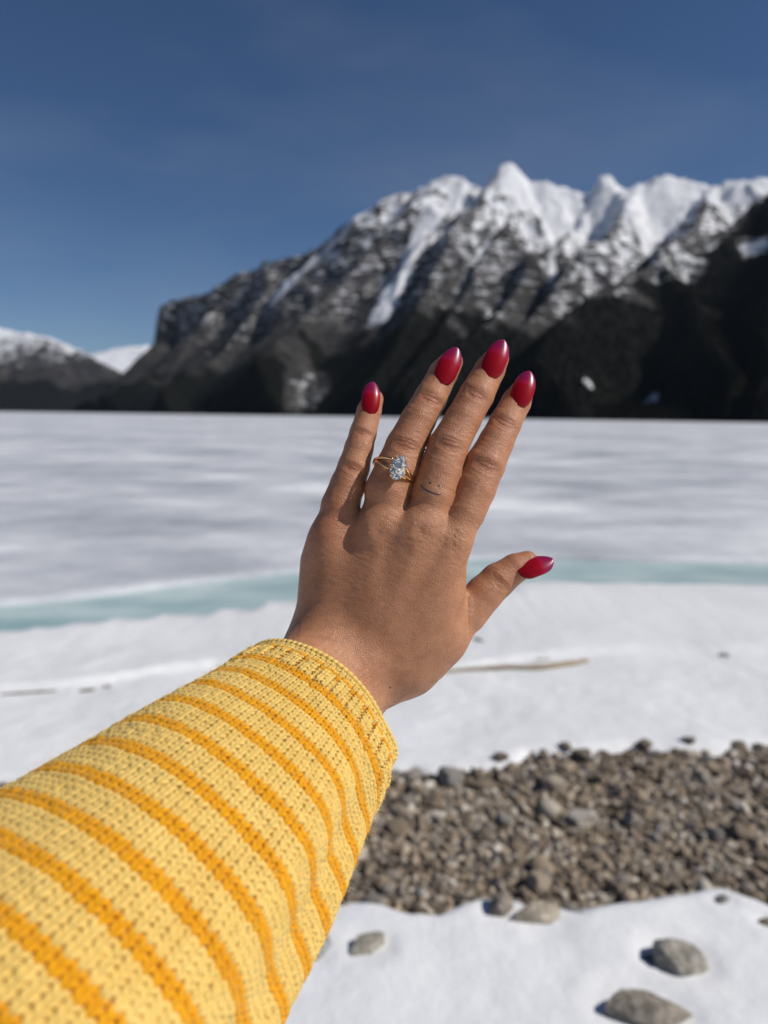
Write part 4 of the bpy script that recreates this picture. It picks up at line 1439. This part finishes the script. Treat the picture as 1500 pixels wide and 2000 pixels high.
def yarn_rows(rows, sides=6):
    """rows: list of (row number, rib amplitude, purl) -> one mesh of yarn"""
    Vs, Fs, Tw = [], [], []
    off = 0
    K = len(STITCH); n = NST * K
    for row, rib, thick in rows:
        st = np.repeat(np.arange(NST), K)
        loc = np.tile(STITCH, (NST, 1))
        jr = np.random.default_rng(3000 + row)
        jit = jr.normal(0, 1, (NST, 3))[st]
        th = (st + 0.5 + loc[:, 0] * (1 + 0.04 * jit[:, 0])) / NST * 2 * math.pi
        # the knitting runs from the elbow to the cuff: loop heads point to the cuff
        rh = row_h(row)
        U = row_u(row) - (loc[:, 1] - 0.5) * rh * (1 + 0.05 * jit[:, 1])
        wst = 2 * math.pi * np.interp(row_u(row), tt, rs) / NST
        hgt = loc[:, 2] * wst * 0.40
        if rib > 0:
            ph = np.mod(st, 3)
            hgt = hgt + rib * np.where(ph < 2, 1.0, -1.0)
        hgt = hgt + 0.00014 * jit[:, 2]
        P0 = sleeve_surf(th, U)
        dth, dU = 0.01, 0.0008
        n1 = sleeve_surf(th + dth, U) - sleeve_surf(th - dth, U)
        n2 = sleeve_surf(th, U + dU) - sleeve_surf(th, U - dU)
        Nn = np.cross(n2, n1); Nn /= np.linalg.norm(Nn, axis=1)[:, None]
        P = P0 + Nn * hgt[:, None]
        T = np.roll(P, -1, 0) - np.roll(P, 1, 0); T /= np.linalg.norm(T, axis=1)[:, None]
        S = np.cross(T, Nn); S /= np.linalg.norm(S, axis=1)[:, None] + 1e-12
        Uu = np.cross(S, T)
        rad = 0.30 * wst * thick * (1 + 0.06 * jit[:, 0])
        a = -math.pi / 2 + (np.arange(sides)) * 2 * math.pi / sides
        Vv = P[:, None] + rad[:, None, None] * (np.cos(a)[None, :, None] * S[:, None] + np.sin(a)[None, :, None] * Uu[:, None])
        Vs.append(Vv.reshape(-1, 3))
        i = np.arange(n); j = np.arange(sides)
        I, J = np.meshgrid(i, j, indexing='ij')
        I2 = (I + 1) % n; J2 = (J + 1) % sides
        F = np.stack([I * sides + J, I2 * sides + J, I2 * sides + J2, I * sides + J2], -1).reshape(-1, 4)
        Fs.append(F + off); off += n * sides
        ln = np.cumsum(np.linalg.norm(P - np.roll(P, 1, 0), axis=1))
        Tw.append((ln[:, None] / 0.0030 + 2.0 * j[None] / sides).ravel())
    return np.concatenate(Vs), np.concatenate(Fs), np.concatenate(Tw)

# row plan from the rim: (colour, rows, rib)
PLAN = [('L', 2, 0.0), ('D', 1, 0.0005), ('L', 4, 0.0009), ('D', 2, 0.0003)]
while sum(p[1] for p in PLAN) < 170:
    PLAN += [('L', 4, 0.0), ('D', 2, 0.0)]
sleeve = link('knitted_sleeve', None, None, person)
sleeve.location = (0, 0, 0)
sleeve.matrix_parent_inverse = Matrix.Translation(person.location).inverted()
row = 0
for ci, nr, rib in PLAN:
    if row_u(row) > SL_LEN - 0.006: break
    rows = [(row + q, rib, 1.12 if row + q == 0 else 1.0) for q in range(nr)]
    far = row_u(row) > 0.19
    Vy, Fy, Tw = yarn_rows(rows, 5 if not far else 4)
    me = mesh_from('light_stripe' if ci == 'L' else 'dark_stripe', cam_to_world(Vy), Fy)
    add_attr(me, 'twist', Tw)
    o = link(me.name.split('.')[0], me, M_YL if ci == 'L' else M_YD)
    o.parent = sleeve; o.matrix_parent_inverse = Matrix.Identity(4)
    row += nr

def sleeve_backing():
    th = np.linspace(0, 2 * math.pi, 121)[:-1]; U = np.linspace(0.0005, SL_LEN - 0.001, 130)
    TH, UU = np.meshgrid(U, th, indexing='ij')[1], np.meshgrid(U, th, indexing='ij')[0]
    P = sleeve_surf(TH.ravel(), UU.ravel())
    C = np.stack([np.interp(UU.ravel(), tt, axs[:, i]) for i in range(3)], 1)
    d = P - C; l = np.linalg.norm(d, axis=1)[:, None]
    P = P - d / l * 0.0006
    n, m = UU.shape
    I, J = np.meshgrid(np.arange(n - 1), np.arange(m), indexing='ij')
    J2 = (J + 1) % m
    F = np.stack([I * m + J, (I + 1) * m + J, (I + 1) * m + J2, I * m + J2], -1).reshape(-1, 4)
    # close the far end of the sleeve
    P = np.concatenate([P, C[-1:]]); c = len(P) - 1
    cap = np.array([[(n - 1) * m + j, (n - 1) * m + (j + 1) % m, (n - 1) * m + (j + 2) % m, c] for j in range(0, m, 2)])
    F = np.concatenate([F, cap])
    me = mesh_from('backing', cam_to_world(P), F)
    o = link('backing', me, M_INNER); o.parent = sleeve; o.matrix_parent_inverse = Matrix.Identity(4)
sleeve_backing()

def bind_off():
    # rolled cord along the rim of the cuff
    th = np.linspace(0, 2 * math.pi, NST * 5 + 1)[:-1]
    P = sleeve_surf(th, np.full(len(th), -0.0022))
    c = axs[0] - axt[0] * 0.0022
    d = P - c; d /= np.linalg.norm(d, axis=1)[:, None]
    w = np.sin(th * NST)
    P = P + d * (0.0002 + 0.00022 * w)[:, None] + axt[0] * (0.00035 * np.cos(th * NST))[:, None]
    Vv, F = tube(P, 0.0013 * (1 + 0.10 * np.cos(th * NST)), 8, True)
    me = mesh_from('cuff_edge', cam_to_world(Vv), F)
    add_attr(me, 'twist', np.repeat(th * NST / 6.28, 8))
    o = link('cuff_edge', me, M_YL); o.parent = sleeve; o.matrix_parent_inverse = Matrix.Identity(4)
bind_off()

def fuzz():
    n = 45000
    th = rng.uniform(0, 2 * math.pi, n); U = rng.uniform(-0.002, 0.24, n)
    P = sleeve_surf(th, U)
    C = np.stack([np.interp(U, tt, axs[:, i]) for i in range(3)], 1)
    d = P - C; d /= np.linalg.norm(d, axis=1)[:, None]
    rnd = rng.normal(size=(n, 3)); rnd /= np.linalg.norm(rnd, axis=1)[:, None]
    L = (0.0010 + 0.0040 * rng.random(n) ** 2.5)[:, None]
    p0 = P + d * 0.0006
    p1 = p0 + (d * 0.7 + rnd * 0.6) * L * 0.45
    rnd2 = rng.normal(size=(n, 3)); rnd2 /= np.linalg.norm(rnd2, axis=1)[:, None]
    p2 = p1 + (d * 0.25 + rnd * 0.5 + rnd2 * 0.6) * L * 0.55
    pts = np.stack([p0, p1, p2], 1).reshape(-1, 3)
    hc = bpy.data.hair_curves.new('fuzz')
    hc.add_curves([3] * n)
    hc.attributes['position'].data.foreach_set('vector', cam_to_world(pts).astype(np.float32).ravel())
    ra = hc.attributes.get('radius') or hc.attributes.new('radius', 'FLOAT', 'POINT')
    ra.data.foreach_set('value', np.tile(np.array([0.000026, 0.000024, 0.000015], dtype=np.float32), n))
    hc.materials.append(M_FUZZ)
    o = link('fuzz', hc, None); o.parent = sleeve; o.matrix_parent_inverse = Matrix.Identity(4); o['kind'] = 'stuff'
M_FUZZ = mat_plain('fuzz', (0.86, 0.66, 0.30), 0.9)
fuzz()

# ------------------------------------------------------------------ thin mountain air
def build_haze():
    bm = bmesh.new(); bmesh.ops.create_cube(bm, size=1.0)
    me = bpy.data.meshes.new('haze'); bm.to_mesh(me); bm.free()
    m = bpy.data.materials.new('haze'); m.use_nodes = True
    nt = m.node_tree; nt.nodes.clear()
    out = nt.nodes.new('ShaderNodeOutputMaterial'); vol = nt.nodes.new('ShaderNodeVolumePrincipled')
    vol.inputs['Color'].default_value = (0.62, 0.76, 1.0, 1); vol.inputs['Density'].default_value = 0.5e-5
    nt.links.new(vol.outputs[0], out.inputs['Volume'])
    o = link('haze', me, m, kind='stuff', label='thin bluish mountain air over the lake and slopes', cat='haze')
    o.scale = (34000, 24000, 2200); o.location = (0, 7000, 1100 - 70)
build_haze()
